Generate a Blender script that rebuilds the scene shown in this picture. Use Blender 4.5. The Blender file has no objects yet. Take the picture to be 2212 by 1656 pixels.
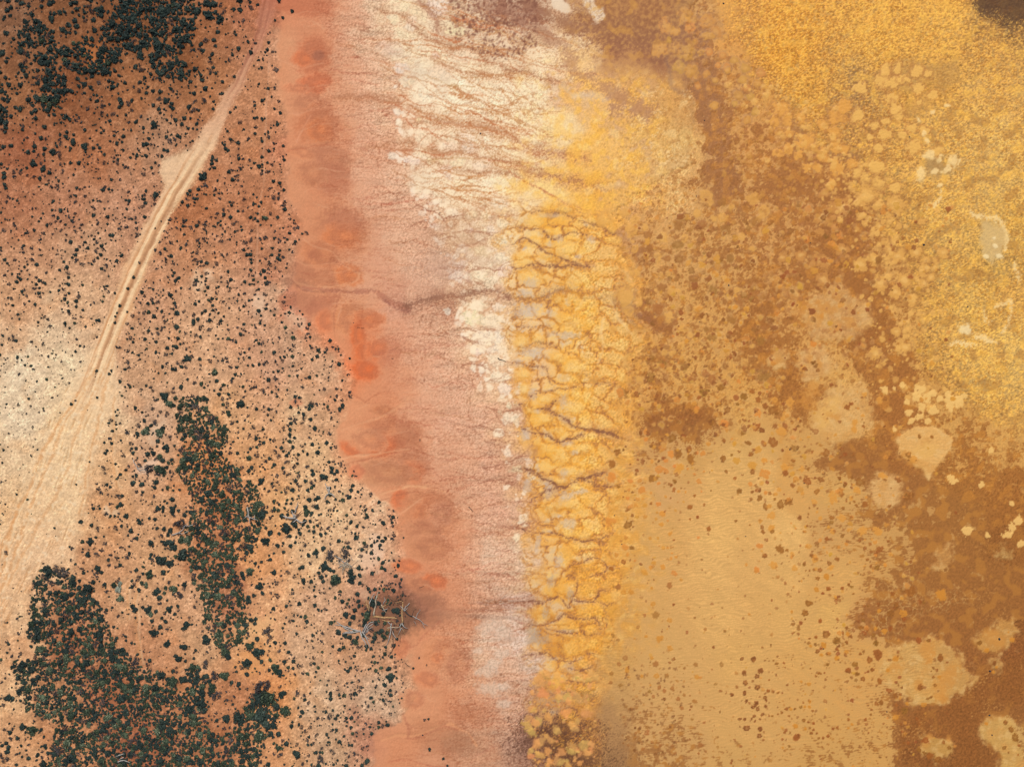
import bpy, math, random
import numpy as np

# ------------------------------------------------------------------ camera, sky, sun, exposure
scene = bpy.context.scene
col = scene.collection
SC = 154.0 / 2212.0                    # metres per survey unit
K = 1.18                               # how bright a white card lies on this ground (exposure of the picture)

cam_d = bpy.data.cameras.new('camera'); cam = bpy.data.objects.new('camera', cam_d); col.objects.link(cam)
cam.location = (0, 0, 120.0); cam.rotation_euler = (0, 0, 0)
cam_d.sensor_fit = 'HORIZONTAL'; cam_d.sensor_width = 36; cam_d.lens = 36 * 120.0 / 154.0
cam_d.clip_end = 12000; scene.camera = cam

SUN_EL, SUN_AZ = math.radians(58), math.radians(8)      # sun high in the north (top of the picture), a little to the right
w = bpy.data.worlds.new('World'); scene.world = w; w.use_nodes = True
nt = w.node_tree; nt.nodes.clear()
sky = nt.nodes.new('ShaderNodeTexSky'); sky.sky_type = 'NISHITA'; sky.sun_disc = False
sky.sun_elevation = SUN_EL; sky.sun_rotation = SUN_AZ; sky.air_density = 1.0; sky.dust_density = 3.0; sky.ozone_density = 1.0
bg = nt.nodes.new('ShaderNodeBackground'); bg.inputs['Strength'].default_value = 0.07
wo = nt.nodes.new('ShaderNodeOutputWorld')
nt.links.new(sky.outputs[0], bg.inputs[0]); nt.links.new(bg.outputs[0], wo.inputs[0])
sun_d = bpy.data.lights.new('sun', 'SUN'); sun_d.energy = 2.6; sun_d.angle = math.radians(3.0); sun_d.color = (1.0, .945, .86)
sun = bpy.data.objects.new('sun', sun_d); col.objects.link(sun)
sun.rotation_euler = (SUN_EL - math.pi / 2, 0, -SUN_AZ)
sun.location = (0, 0, 60)
scene.view_settings.view_transform = 'Standard'; scene.view_settings.look = 'None'
scene.view_settings.gamma = 1.0; scene.view_settings.use_curve_mapping = False
scene.view_settings.exposure = 0.26
random.seed(5)

# --- PAINT ---
# Ground survey: soil colour, relief and zone of every ground vertex, in survey units U
# (2212 x 1656 units, 1 unit = SC metres; x to the right, y downwards, origin top left).
STEP = 1.9
gx = np.arange(-70, 2284, STEP, dtype=np.float32)
gy = np.arange(-70, 1728, STEP, dtype=np.float32)
NX, NY = len(gx), len(gy)
X, Y = np.meshgrid(gx, gy)
rs = np.random.RandomState(11)
PERM = rs.permutation(256).astype(np.int32)
ang = rs.rand(256).astype(np.float32) * 6.2832
GXT, GYT = np.cos(ang), np.sin(ang)
RT1, RT2, RT3 = (rs.rand(256).astype(np.float32) for _ in range(3))

def hsh(ix, iy, seed):
    return PERM[(PERM[(ix + seed * 37) & 255] + iy + seed * 91) & 255]

def pn(x, y, seed=0):
    fx, fy = np.floor(x), np.floor(y)
    ix, iy = fx.astype(np.int32), fy.astype(np.int32)
    u, v = x - fx, y - fy
    def g(dx, dy):
        h = hsh(ix + dx, iy + dy, seed)
        return GXT[h] * (u - dx) + GYT[h] * (v - dy)
    su, sv = u * u * (3 - 2 * u), v * v * (3 - 2 * v)
    a = g(0, 0); a += su * (g(1, 0) - a)
    b = g(0, 1); b += su * (g(1, 1) - b)
    return (a + sv * (b - a)) * 1.5

def fbm(x, y, sc, octv=3, seed=0, ay=1.0, gain=0.5):
    o, amp = 0, 1.0
    for i in range(octv):
        o = o + amp * pn(x / sc, y / (sc * ay), seed + i * 7)
        sc = sc * 0.5; amp *= gain
    return o

def worley(x, y, sx, sy, seed=0, jit=0.9):
    x = x / sx; y = y / sy
    fx, fy = np.floor(x), np.floor(y)
    ix, iy = fx.astype(np.int32), fy.astype(np.int32)
    u, v = x - fx, y - fy
    f1 = np.full(x.shape, 9., np.float32); f2 = f1.copy(); cid = np.zeros(x.shape, np.int64)
    for dy in (-1, 0, 1):
        for dx in (-1, 0, 1):
            h = hsh(ix + dx, iy + dy, seed)
            px = dx + 0.5 + (RT1[h] - 0.5) * jit - u
            py = dy + 0.5 + (RT2[h] - 0.5) * jit - v
            d = np.sqrt(px * px + py * py)
            c = d < f1
            f2 = np.where(c, f1, np.minimum(f2, d))
            cid = np.where(c, (iy + dy).astype(np.int64) * 10007 + ix + dx + 500000, cid)
            f1 = np.where(c, d, f1)
    return f1, f2, cid

def ss(a, b, x):
    t = np.clip((x - a) / (b - a), 0, 1)
    return t * t * (3 - 2 * t)

def P(s):
    v = [float(t) for t in s.replace(';', ' ').replace(',', ' ').split()]
    return np.array(v, np.float32).reshape(-1, 2)

def TL(c, r, s):                       # survey sheet (c, r): sheets are 553 x 414 units, drawn four times enlarged
    p = P(s) / 4.0
    p[:, 0] += 553 * c; p[:, 1] += 414 * r
    return p

# ---- shared noise sheets
W1x = fbm(X, Y, 60, 4, 3); W1y = fbm(X, Y, 60, 4, 23)
NA = fbm(X, Y, 14, 3, 41)             # blob outlines
NB = fbm(X, Y, 5, 2, 47)              # fine grain
NC = fbm(X, Y, 160, 4, 53)
NV = fbm(X, Y, 32, 2, 57)
def ridge(sc, seed, ay=1., o=2):
    return 1 - np.clip(np.abs(fbm(X + NB * 1.5, Y + NA * 1.5, sc, o, seed, ay)) * 2.2, 0, 1)
white_noise = rs.rand(NY, NX).astype(np.float32)
NH = (white_noise - 0.5) * 2
NG = NH * 0.5 + NB * 0.5

# ---- base ground colours (survey points), darker towards the top left
CP = """
-80 -60 150 98 68; 30 30 156 104 74; 150 30 154 96 62; 300 30 146 88 54; 450 30 176 110 72; 560 30 184 116 82; 30 130 156 99 66; 200 130 150 90 56; 400 130 158 96 60
30 200 172 110 72; 150 200 152 90 57; 300 200 184 117 76; 450 200 190 124 82; 560 210 198 136 96; 50 320 168 102 70; 200 320 182 116 78; 350 320 198 144 108; 560 320 194 132 92
30 450 180 118 84; 150 450 188 130 96; 280 450 198 144 110; 420 450 184 118 78; 560 450 186 122 84; 50 550 202 148 110; 200 550 208 160 122; 400 550 196 136 96; 580 550 194 134 98
50 650 212 160 118; 180 650 222 176 134; 330 650 206 152 114; 450 650 216 166 126; 580 650 214 166 130; 30 720 222 178 136; 120 720 232 198 158; 300 720 212 162 122; 450 720 222 172 130; 600 720 208 158 122
50 800 240 213 175; 150 800 241 212 170; 320 800 208 160 120; 450 800 222 172 130; 600 800 212 160 124; 700 800 212 158 120; 40 900 240 211 172; 150 900 240 204 156; 250 900 234 196 152; 330 900 212 168 132; 500 900 222 170 122; 640 900 222 174 130; 700 900 212 156 114
40 1000 234 198 154; 150 1000 241 207 162; 250 1000 224 176 128; 320 1000 214 164 126; 450 1000 212 138 86; 560 1000 224 166 114; 680 1000 228 176 128; 40 1100 230 188 140; 150 1100 237 200 153; 230 1100 214 158 110; 330 1100 212 160 116; 480 1100 196 124 80; 600 1100 226 170 116; 720 1100 230 180 134; 820 1100 226 176 136
30 1200 230 188 142; 110 1200 233 192 148; 200 1200 208 152 108; 350 1200 216 164 118; 470 1200 188 122 82; 560 1200 226 160 106; 680 1200 228 178 132; 800 1200 230 184 144; 30 1300 232 188 142; 150 1300 188 126 86; 300 1300 216 164 120; 420 1300 214 162 120; 500 1300 180 118 82; 600 1300 228 170 122; 700 1300 212 158 120; 820 1310 178 112 86; 880 1310 160 98 76
40 1400 222 170 124; 150 1400 176 112 76; 300 1400 196 138 98; 440 1400 214 164 120; 560 1400 228 168 114; 650 1400 214 162 122; 760 1400 206 148 108; 840 1400 204 146 108; 30 1500 228 180 132; 120 1500 196 138 96; 250 1500 170 106 72; 400 1500 190 128 86; 520 1500 188 126 86; 600 1500 222 150 95; 700 1500 212 166 128; 820 1500 208 164 130
40 1600 214 160 114; 150 1600 202 140 96; 300 1600 168 104 72; 450 1600 180 118 80; 600 1600 214 152 104; 720 1600 204 156 118; 800 1600 190 124 94; 300 1720 168 104 72; 720 1720 200 150 112; 40 1720 214 160 114
640 30 202 124 92; 700 30 204 132 102; 760 30 224 168 134; 820 30 238 206 170; 870 20 246 224 192; 620 100 214 158 120; 680 100 205 124 90; 740 100 215 152 120; 800 100 232 188 152; 870 100 244 222 192; 950 130 248 228 198; 1040 130 247 225 192; 930 40 240 214 184
620 200 214 152 112; 700 200 216 145 108; 780 200 228 168 132; 850 200 236 196 160; 920 200 243 224 202; 1000 200 251 236 212; 1090 200 253 235 206; 640 300 206 132 96; 720 300 210 136 102; 800 300 224 160 126; 860 300 230 178 144; 930 300 243 216 188; 1010 310 251 234 210
640 400 208 142 104; 700 400 198 122 88; 780 400 222 160 126; 860 400 232 182 148; 930 400 246 224 198; 1050 400 251 230 200; 680 500 206 128 90; 740 500 208 126 90; 800 500 214 148 114; 880 500 226 172 138; 950 500 226 184 150; 1000 500 226 188 156; 1060 500 240 214 184
650 600 198 130 98; 740 600 204 132 97; 820 600 216 148 115; 900 600 224 170 138; 980 600 234 196 164; 1050 600 249 230 204; 640 650 196 122 92; 760 650 212 140 102; 850 650 205 138 110; 950 650 196 142 112; 1050 650 222 178 144; 700 720 212 128 88; 790 720 222 122 80; 850 720 220 148 114; 920 720 226 166 132; 1000 720 240 206 174; 1060 720 247 226 198
780 800 226 116 70; 850 800 210 138 106; 920 800 226 166 132; 1000 800 228 174 140; 1060 800 236 198 166; 760 900 220 148 106; 830 900 212 130 92; 900 900 222 152 116; 980 900 226 166 134; 1060 900 228 178 148; 1100 900 228 188 158; 770 1000 214 146 104; 850 1000 212 122 82; 920 1000 214 140 105; 1000 1000 222 160 124; 1060 1000 218 162 132; 1110 1000 214 174 146
880 1100 206 125 85; 940 1100 206 122 84; 1000 1100 222 158 120; 1060 1100 226 170 138; 1110 1100 218 176 148; 900 1200 205 125 88; 950 1200 206 128 92; 1020 1200 226 166 130; 1080 1200 232 194 164; 1120 1200 226 198 174; 930 1300 186 116 86; 1000 1300 196 136 106; 1060 1300 200 154 130; 1120 1300 208 174 154
920 1360 204 132 94; 1000 1360 206 146 112; 1060 1360 238 210 182; 1110 1370 234 208 186; 920 1440 208 138 98; 980 1440 206 134 96; 1040 1440 228 184 148; 1100 1440 224 180 148; 1150 1440 220 190 165; 900 1530 210 148 108; 980 1530 198 126 90; 1050 1530 206 142 108; 1110 1530 214 168 138; 880 1620 200 128 90; 960 1620 192 122 88; 1040 1620 190 130 96; 1120 1620 180 136 114
990 60 196 156 130; 1080 30 166 118 96; 1080 100 214 178 148; 1150 30 162 114 92; 1220 20 200 160 130; 1300 30 180 125 75; 1400 30 172 118 75; 1500 30 180 132 84; 1560 30 215 155 75; 1700 30 226 160 66; 1900 30 230 170 80; 2050 30 228 170 84; 2150 20 130 92 58; 2200 40 150 115 75
1120 110 214 176 142; 1180 130 248 222 184; 1250 130 244 206 152; 1320 100 170 115 80; 1420 100 165 112 78; 1500 100 160 112 82; 1570 100 205 140 65; 1700 110 222 155 58; 1900 100 226 168 80; 2150 100 208 156 86; 1150 200 249 229 190; 1220 190 206 156 120; 1280 200 236 182 108; 1350 200 224 168 100; 1450 200 222 164 92; 1530 200 160 115 85; 1620 200 192 132 62; 1750 200 216 156 70; 1850 190 176 136 88; 2000 200 218 162 80; 2150 200 218 168 98
1120 300 251 230 194; 1200 270 250 218 162; 1280 300 246 190 104; 1400 300 232 180 102; 1480 300 227 181 110; 1540 300 166 118 82; 1640 300 188 128 72; 1750 300 194 139 77; 1850 300 188 138 82; 2000 300 214 164 94; 2150 300 224 180 110; 1100 400 250 226 186; 1180 400 250 208 134; 1280 400 244 182 86; 1380 400 236 180 98; 1470 390 224 180 118; 1540 400 170 122 80; 1700 400 165 112 70; 1800 400 180 125 72; 1900 400 206 156 86; 2050 400 218 171 100; 2180 400 218 173 102
1110 480 250 220 168; 1200 480 248 190 92; 1300 480 240 178 84; 1400 480 195 145 95; 1500 480 184 134 82; 1650 480 182 127 77; 1750 480 178 122 74; 1830 480 160 105 60; 1920 480 202 152 82; 2050 480 220 174 100; 2180 480 212 167 92; 1120 560 250 214 150; 1250 560 250 202 120; 1320 560 232 178 104; 1400 560 176 128 85; 1550 560 182 132 80; 1700 560 182 127 74; 1830 560 155 100 58; 1950 560 192 142 77; 2050 560 206 161 92; 2150 560 194 154 88
1130 650 236 198 150; 1250 660 246 192 100; 1340 620 224 174 108; 1400 660 165 115 80; 1500 650 190 137 77; 1650 650 174 120 68; 1720 650 187 132 77; 1870 650 155 100 55; 1960 650 207 157 87; 2100 650 217 172 97; 2190 650 207 157 87; 1130 740 236 198 150; 1250 740 246 197 115; 1340 740 230 178 102; 1400 740 212 157 87; 1500 740 192 140 77; 1650 740 165 108 55; 1760 740 190 135 75; 1880 740 155 100 55; 1960 740 197 147 80; 2100 740 223 177 102; 2200 740 226 182 107
1150 820 236 192 144; 1230 820 248 197 110; 1330 820 233 177 98; 1400 820 172 117 67; 1480 820 207 157 87; 1600 820 196 141 71; 1700 820 165 108 55; 1820 820 206 157 87; 1920 820 165 110 60; 2000 820 192 142 77; 2150 820 226 180 102; 1160 900 246 187 95; 1250 900 248 197 110; 1340 900 226 167 88; 1420 900 165 108 60; 1500 900 152 96 51; 1600 900 207 157 87; 1720 900 196 141 76; 1830 900 206 157 92; 1940 900 165 108 58; 2060 900 186 137 74; 2180 900 212 164 92
1170 980 240 182 95; 1260 980 245 192 105; 1340 980 226 167 88; 1400 980 187 132 77; 1500 980 197 147 82; 1600 980 217 168 97; 1720 980 201 147 77; 1850 980 165 110 58; 1950 980 160 105 55; 2080 980 176 123 63; 2180 980 191 141 76; 1180 1060 234 178 105; 1260 1060 240 182 95; 1340 1060 226 167 88; 1430 1060 207 157 97; 1550 1060 222 172 101; 1650 1060 222 172 101; 1720 1060 212 157 87; 1820 1060 206 156 86; 1920 1060 165 112 60; 2080 1060 165 112 55; 2180 1060 160 105 52
1180 1150 240 182 100; 1260 1150 244 187 100; 1330 1150 229 167 80; 1400 1150 213 161 91; 1550 1150 225 175 103; 1700 1150 227 177 105; 1800 1150 192 140 80; 1900 1150 190 138 75; 2000 1150 165 110 55; 2180 1150 150 95 45; 1170 1240 226 178 116; 1250 1240 238 177 88; 1320 1240 226 162 77; 1400 1240 211 161 96; 1550 1240 222 172 102; 1700 1240 219 169 99; 1820 1240 213 161 91; 1900 1240 190 135 70; 2000 1240 165 110 55; 2180 1240 150 95 45
1160 1330 207 168 130; 1250 1330 236 174 84; 1310 1330 216 157 77; 1400 1330 206 156 91; 1550 1330 220 170 100; 1700 1330 216 166 96; 1800 1330 216 166 93; 1880 1330 170 112 62; 1960 1330 150 92 48; 2100 1330 150 95 45; 2190 1330 140 88 42; 1200 1420 226 168 90; 1270 1420 230 167 82; 1330 1420 201 152 87; 1450 1420 208 160 95; 1600 1420 215 165 95; 1750 1420 212 160 90; 1880 1420 205 150 80; 1960 1420 190 135 75; 2050 1420 156 98 50; 2190 1420 146 90 46
1180 1500 192 143 99; 1260 1500 216 157 83; 1330 1500 194 148 90; 1450 1500 200 152 92; 1600 1500 212 162 95; 1750 1500 208 156 88; 1850 1500 205 150 82; 2000 1500 213 163 89; 2080 1500 152 97 47; 2190 1500 144 91 44; 1150 1560 162 117 92; 1250 1560 182 127 73; 1320 1560 176 132 84; 1420 1560 190 142 88; 1600 1560 208 158 92; 1800 1560 200 148 80; 1900 1560 200 148 80; 1980 1560 146 91 45; 2080 1560 144 90 44; 2190 1560 186 146 83
1130 1640 142 102 82; 1250 1640 152 107 67; 1330 1640 160 118 76; 1450 1640 176 130 80; 1600 1640 195 148 85; 1800 1640 190 140 75; 1900 1640 195 142 75; 1990 1640 140 87 43; 2100 1640 132 82 40; 2190 1640 175 135 75
"""
cp = np.array([[float(t) for t in e.split()] for l in CP.strip().split('\n') for e in l.split(';') if e.strip()], np.float32)

def base_at(x, y, pw=3.3):
    sh = x.shape; x = x.ravel(); y = y.ravel()
    num = np.zeros((x.size, 3), np.float32); den = np.zeros(x.size, np.float32)
    for px, py, r, g, b in cp:
        d2 = (x - px) ** 2 + ((y - py) * 0.85) ** 2 + 120.
        w = d2 ** (-pw / 2)
        den += w; num += w[:, None] * np.array([r, g, b], np.float32)
    return (num / den[:, None]).reshape(sh + (3,)) / 255.

def bilin(field, cx0, cy0, st, x, y):
    u = np.clip((x - cx0) / st, 0, field.shape[1] - 1.001); v = np.clip((y - cy0) / st, 0, field.shape[0] - 1.001)
    iu, iv = u.astype(np.int32), v.astype(np.int32)
    fu, fv = (u - iu), (v - iv)
    if field.ndim == 3: fu = fu[..., None]; fv = fv[..., None]
    return (field[iv, iu] * (1 - fu) + field[iv, iu + 1] * fu) * (1 - fv) + (field[iv + 1, iu] * (1 - fu) + field[iv + 1, iu + 1] * fu) * fv

CS = 9.0
cgx = np.arange(-150, 2372, CS, dtype=np.float32); cgy = np.arange(-150, 1812, CS, dtype=np.float32)
coarse = base_at(*np.meshgrid(cgx, cgy))
RGB = bilin(coarse, -150, -150, CS, X + W1x * 26 + NA * 6, Y + W1y * 26).astype(np.float32)
_cl = ss(0, 40, X - 600) * (1 - ss(960, 1080, X - Y * .05))
RGB += (_cl * .012)[..., None] * np.array([1., 2.9, 2.8], np.float32)
Z = np.zeros((NY, NX), np.float32)
WET = np.zeros((NY, NX), np.float32)
LAB = np.zeros((NY, NX), np.int32)     # piece labels
next_lab = [1]
pieces = {'salt_plate': [], 'crust_plate': [], 'algae_clump': []}

def win(x0, x1, y0, y1):
    i0 = int(np.clip((x0 - gx[0]) / STEP, 0, NX)); i1 = int(np.clip((x1 - gx[0]) / STEP + 2, 0, NX))
    j0 = int(np.clip((y0 - gy[0]) / STEP, 0, NY)); j1 = int(np.clip((y1 - gy[0]) / STEP + 2, 0, NY))
    return slice(j0, j1), slice(i0, i1)

def put(s, m, col, a=1.0):
    c = np.asarray(col, np.float32)
    if c.ndim == 1: c = c / 255.
    w = (m * a)[..., None]
    RGB[s] = RGB[s] * (1 - w) + c * w

def polysd(pts, x, y):
    d = np.full(x.shape, 1e9, np.float32); ins = np.zeros(x.shape, bool)
    n = len(pts)
    for i in range(n):
        ax, ay = pts[i]; bx, by = pts[(i + 1) % n]
        ex, ey = bx - ax, by - ay
        t = np.clip(((x - ax) * ex + (y - ay) * ey) / (ex * ex + ey * ey + 1e-6), 0, 1)
        d = np.minimum(d, (x - ax - t * ex) ** 2 + (y - ay - t * ey) ** 2)
        if ey != 0:
            c = ((ay > y) != (by > y)) & (x < (y - ay) * ex / ey + ax)
            ins ^= c
    d = np.sqrt(d)
    return np.where(ins, d, -d)

def poly(pts, feather=4., rough=6., fine=1.5, pad=40):
    s = win(pts[:, 0].min() - pad, pts[:, 0].max() + pad, pts[:, 1].min() - pad, pts[:, 1].max() + pad)
    sd = polysd(pts, X[s] + W1x[s] * rough, Y[s] + W1y[s] * rough) + NA[s] * rough * 0.5 + NH[s] * fine
    return s, ss(-feather, feather, sd), sd

def line(pts, w, rough=4., pad=40):
    w = np.atleast_1d(np.asarray(w, np.float32))
    if len(w) < len(pts): w = np.interp(np.linspace(0, 1, len(pts)), np.linspace(0, 1, len(w)), w) if len(w) > 1 else np.full(len(pts), w[0])
    mp = float(max(w)) + pad
    s = win(pts[:, 0].min() - mp, pts[:, 0].max() + mp, pts[:, 1].min() - mp, pts[:, 1].max() + mp)
    x = X[s] + W1x[s] * rough + NA[s] * rough * 0.3; y = Y[s] + W1y[s] * rough + NB[s] * rough * 0.3
    best = np.full(x.shape, 1e9, np.float32); sd = best.copy(); al = np.zeros(x.shape, np.float32); acc = 0.
    for i in range(len(pts) - 1):
        ax, ay = pts[i]; bx, by = pts[i + 1]
        ex, ey = bx - ax, by - ay; L = math.hypot(ex, ey)
        t = np.clip(((x - ax) * ex + (y - ay) * ey) / (L * L + 1e-6), 0, 1)
        d = np.sqrt((x - ax - t * ex) ** 2 + (y - ay - t * ey) ** 2)
        side = np.sign((x - ax) * ey - (y - ay) * ex)
        e = d - (w[i] + (w[i + 1] - w[i]) * t)
        c = e < best
        best = np.where(c, e, best); sd = np.where(c, d * side, sd); al = np.where(c, acc + t * L, al)
        acc += L
    return s, best, sd, al

def stroke(pts, w, col, a=1., feather=3., rough=4., grain=0., dz=0.):
    s, e, sd, al = line(pts, w, rough)
    wv = float(np.mean(w))
    e = e + np.clip(NV[s], -.9, .9) * wv * .9 + NA[s] * min(wv, 6) * .35
    m = 1 - ss(-feather, feather, e + grain * NG[s])
    put(s, m, col, a)
    if dz: Z[s] += dz * m
    return s, m

def blob(cx, cy, rx, ry, rot, col, a=1., feather=.2, rough=.25, dz=0., piece=None, ring=0., grain=0.):
    R = max(rx, ry) * (1 + rough) * 1.25 + 3
    s = win(cx - R, cx + R, cy - R, cy + R)
    x = X[s] - cx; y = Y[s] - cy
    if x.size == 0: return s, None
    c, sn = math.cos(rot), math.sin(rot)
    u = (x * c + y * sn) / rx; v = (-x * sn + y * c) / ry
    d = np.sqrt(u * u + v * v) - 1 + rough * (NA[s] * 1.1 + NB[s] * .5) + grain * NH[s]
    m = 1 - ss(-feather, feather, d)
    if ring: m = m * (1 - ring * (1 - ss(-.85, -.35, d)))
    put(s, m, col, a)
    if dz: Z[s] += dz * (1 - ss(-.5, .3, d))
    if piece:
        k = next_lab[0]; q = d < .05
        if q.sum() > 3:
            next_lab[0] += 1
            LAB[s][q] = k; pieces[piece].append(k)
    return s, m

# ---- the shorelines (x at given y)
def xat(s):
    p = P(s); return np.interp(Y, p[:, 1], p[:, 0]).astype(np.float32)
xA = xat("612,-70 608,0 600,60 598,150 607,230 622,330 612,400 640,450 660,500 632,560 622,620 650,670 692,712 738,750 765,800 760,850 740,890 725,930 735,985 770,1020 800,1060 850,1100 870,1130 865,1180 868,1240 905,1280 920,1310 915,1340 865,1370 865,1400 885,1440 900,1490 890,1520 850,1560 800,1590 790,1730")
xB = xat("830,-70 835,50 855,150 865,250 880,350 915,450 965,520 990,600 975,660 985,720 1020,800 1060,900 1085,1000 1100,1100 1098,1200 1085,1300 1075,1400 1120,1500 1135,1730")
xC = xat("1300,-70 1290,100 1260,200 1190,300 1120,400 1095,480 1108,600 1108,700 1118,800 1136,900 1140,1000 1145,1100 1150,1200 1155,1300 1160,1400 1170,1500 1160,1600 1150,1730")
xD = xat("1500,-70 1490,100 1500,250 1490,350 1370,420 1330,470 1340,560 1365,620 1390,700 1350,800 1340,900 1330,1000 1330,1200 1325,1320 1305,1400 1290,1450 1285,1550 1295,1730")
dA = X - xA + W1x * 14 + NA * 5; dB = X - xB + W1x * 30 + NA * 12; dC = X - xC + W1x * 16 + NA * 7; dD = X - xD + W1x * 14 + NA * 9
mLand = 1 - ss(-5, 5, dA)
mRed = ss(-5, 5, dA) * (1 - ss(-40, 40, dB))
mWhite = ss(-40, 40, dB) * (1 - ss(-8, 8, dC))
mOr = ss(-24, 26, dC + NV * 22 + NG * 8) * (1 - ss(-30, 34, dD + NV * 34 + NG * 8))
mLake = ss(-8, 8, dD)
WET += mLake

# ---- bush land: mottled sand, litter, pebbles
lit = fbm(X, Y, 20, 4, 61, gain=.7)
pale = ss(.15, .7, lit + NG * .5) * mLand
RGB += (pale * .055)[..., None] * np.array([1, .95, .85], np.float32)
dk = ss(.1, .8, -lit + NG * .6) * mLand
RGB *= (1 - dk * .10)[..., None]
RGB *= (1 + mLand * (NH * .085 + NB * .10))[..., None]
redm = ss(.2, .9, fbm(X, Y, 45, 3, 71)) * mLand
RGB = RGB * (1 - redm[..., None] * np.array([.0, .03, .06], np.float32))
_tl = mLand * (1 - ss(120, 460, Y)) * (1 - ss(350, 620, X))  # land colour darkened towards the top left corner
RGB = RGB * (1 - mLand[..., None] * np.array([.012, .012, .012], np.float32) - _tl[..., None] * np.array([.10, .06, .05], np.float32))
_lr = ridge(7, 195); _lc = fbm(X, Y, 3.6, 1, 197)
RGB *= (1 - mLand * ss(.6, .95, _lr) * .10 * ss(-.6, .2, NV))[..., None]
RGB *= (1 + mLand * np.clip(_lc, -.8, .8) * .09)[..., None]
fl = (white_noise > .985) & (mLand > .5)
RGB[fl] *= .72
Z += mLand * (.25 + .05 * lit + .02 * NB + .012 * NH) * ss(0, -60, dA) + mLand * .08

# ---- the dirt track
trackL = P("553,95 520,150 500,180 475,225 440,280 415,322 350,350 345,378 355,398 350,414 322,474 292,531 272,574 250,634 232,684 212,731 187,776 160,828 120,905 87,978 50,1045 25,1103 0,1170 -80,1300")
trackR = P("-80,1420 20,1330 87,1242 150,1203 180,1115 207,1028 215,953 240,890 258,828 250,789 255,746 272,709 290,659 307,614 327,569 350,514 375,461 405,414 412,408 435,370 455,327 475,295 500,240 527,185 553,125 575,80 590,40 600,0 602,-80 562,-80 562,0 558,50")
s, m, sdp = poly(np.vstack([trackL, trackR]), 6, 5, 3)
m = np.where(Y[s] > 700, ss(-6 - ss(700, 950, Y[s]) * 26, 6 + ss(700, 950, Y[s]) * 26, sdp), m)
TRACK = np.zeros((NY, NX), np.float32); TRACK[s] = m
yy = Y[s]
tc = np.stack([np.interp(yy, [0, 90, 180, 260, 340, 600, 800, 1000, 1200, 1300], v) for v in
               ([190, 196, 212, 226, 236, 232, 238, 239, 232, 228], [122, 136, 160, 180, 200, 186, 202, 202, 190, 180], [96, 106, 124, 142, 158, 140, 158, 154, 146, 134])], -1) / 255.
put(s, m * (1 - .5 * ss(800, 1000, yy)), tc.astype(np.float32), .85)
RGB[s] *= (1 + m * (NH[s] * .03 + NB[s] * .03))[..., None]
axis = P("582,-60 580,0 566,60 540,130 512,190 480,255 440,325 385,415 345,490 318,545 293,600 270,650 246,710 222,770 200,828 165,905 140,980 110,1070 70,1160 20,1260 -60,1400")
s, e, sd, al = line(axis, 30, 2)
stk = fbm(sd * 8, al * .35, 30, 3, 81) * (.6 + .4 * (Y[s] > 400))
fade = (1 - ss(-4, 26, e - np.interp(Y[s], [0, 300, 800, 1000, 1250], [0, 0, 10, 40, 50]))) * (TRACK[s] > .3)
RGB[s] *= (1 + fade * np.clip(stk, -.8, .8) * .07 * (.4 + ss(-.3, .5, NV[s])))[..., None]
RGB[s] *= 1 - (fade * ss(.1, .5, -stk) * .10 * ss(-.3, .5, NV[s]))[..., None] * np.array([.0, .45, 1.], np.float32)
for off, w, c, a in ((-9, 3.2, (246, 214, 168), .8), (10, 3.2, (246, 214, 168), .75), (0, 2.6, (178, 128, 88), .75), (-17, 1.6, (196, 136, 88), .65), (19, 1.6, (200, 142, 92), .6), (-5, .8, (206, 150, 102), .6), (13, .7, (206, 150, 102), .6)):
    k = ss(w + 2.2, w - 1.5, np.abs(sd - off + stk * 3)) * (TRACK[s] > .5) * ss(280, 420, Y[s]) * (1 - ss(760, 960, Y[s]))
    put(s, k.astype(np.float32), c, a)
for off, w, c, a in ((-5, 2, (150, 92, 72), .5), (7, 1.6, (160, 100, 78), .45)):
    k = ss(w + 2., w - 1.2, np.abs(sd - off + stk * 4)) * (1 - ss(150, 260, Y[s]))
    put(s, k.astype(np.float32), c, a)
Z[s] += -.06 * TRACK[s] + TRACK[s] * stk * .03
for t in ("395,420 352,480 322,540 300,590 276,640 252,690",):
    stroke(P(t), [2, 5, 3], (180, 130, 92), .5, 3, 4, 3.)
# wheel marks fanning over the bare sand
for t, a in (("205,800 150,905 100,1010 60,1120 20,1230 0,1290", .5), ("225,800 180,900 150,1000 120,1080 60,1180 20,1260", .4), ("245,780 215,900 200,960 190,1040 175,1110", .45), ("170,850 95,980 40,1110 0,1200", .6), ("252,850 244,930 246,1000 255,1050", .4), ("0,1240 30,1140 45,1090", .6), ("300,1240 296,1330 304,1430", .4), ("283,1250 280,1330", .35)):
    stroke(P(t), [2.5], (214, 152, 96), a, 3, 6, 3.)
    stroke(P(t) + np.array([5, 2], np.float32), [1.5], (246, 216, 172), a * .9, 2.5, 6, 2.)
put((slice(None), slice(None)), ss(.25, .8, fbm(X, Y, 12, 2, 83)) * TRACK * ss(700, 850, Y), (246, 222, 184), .5)
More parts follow.
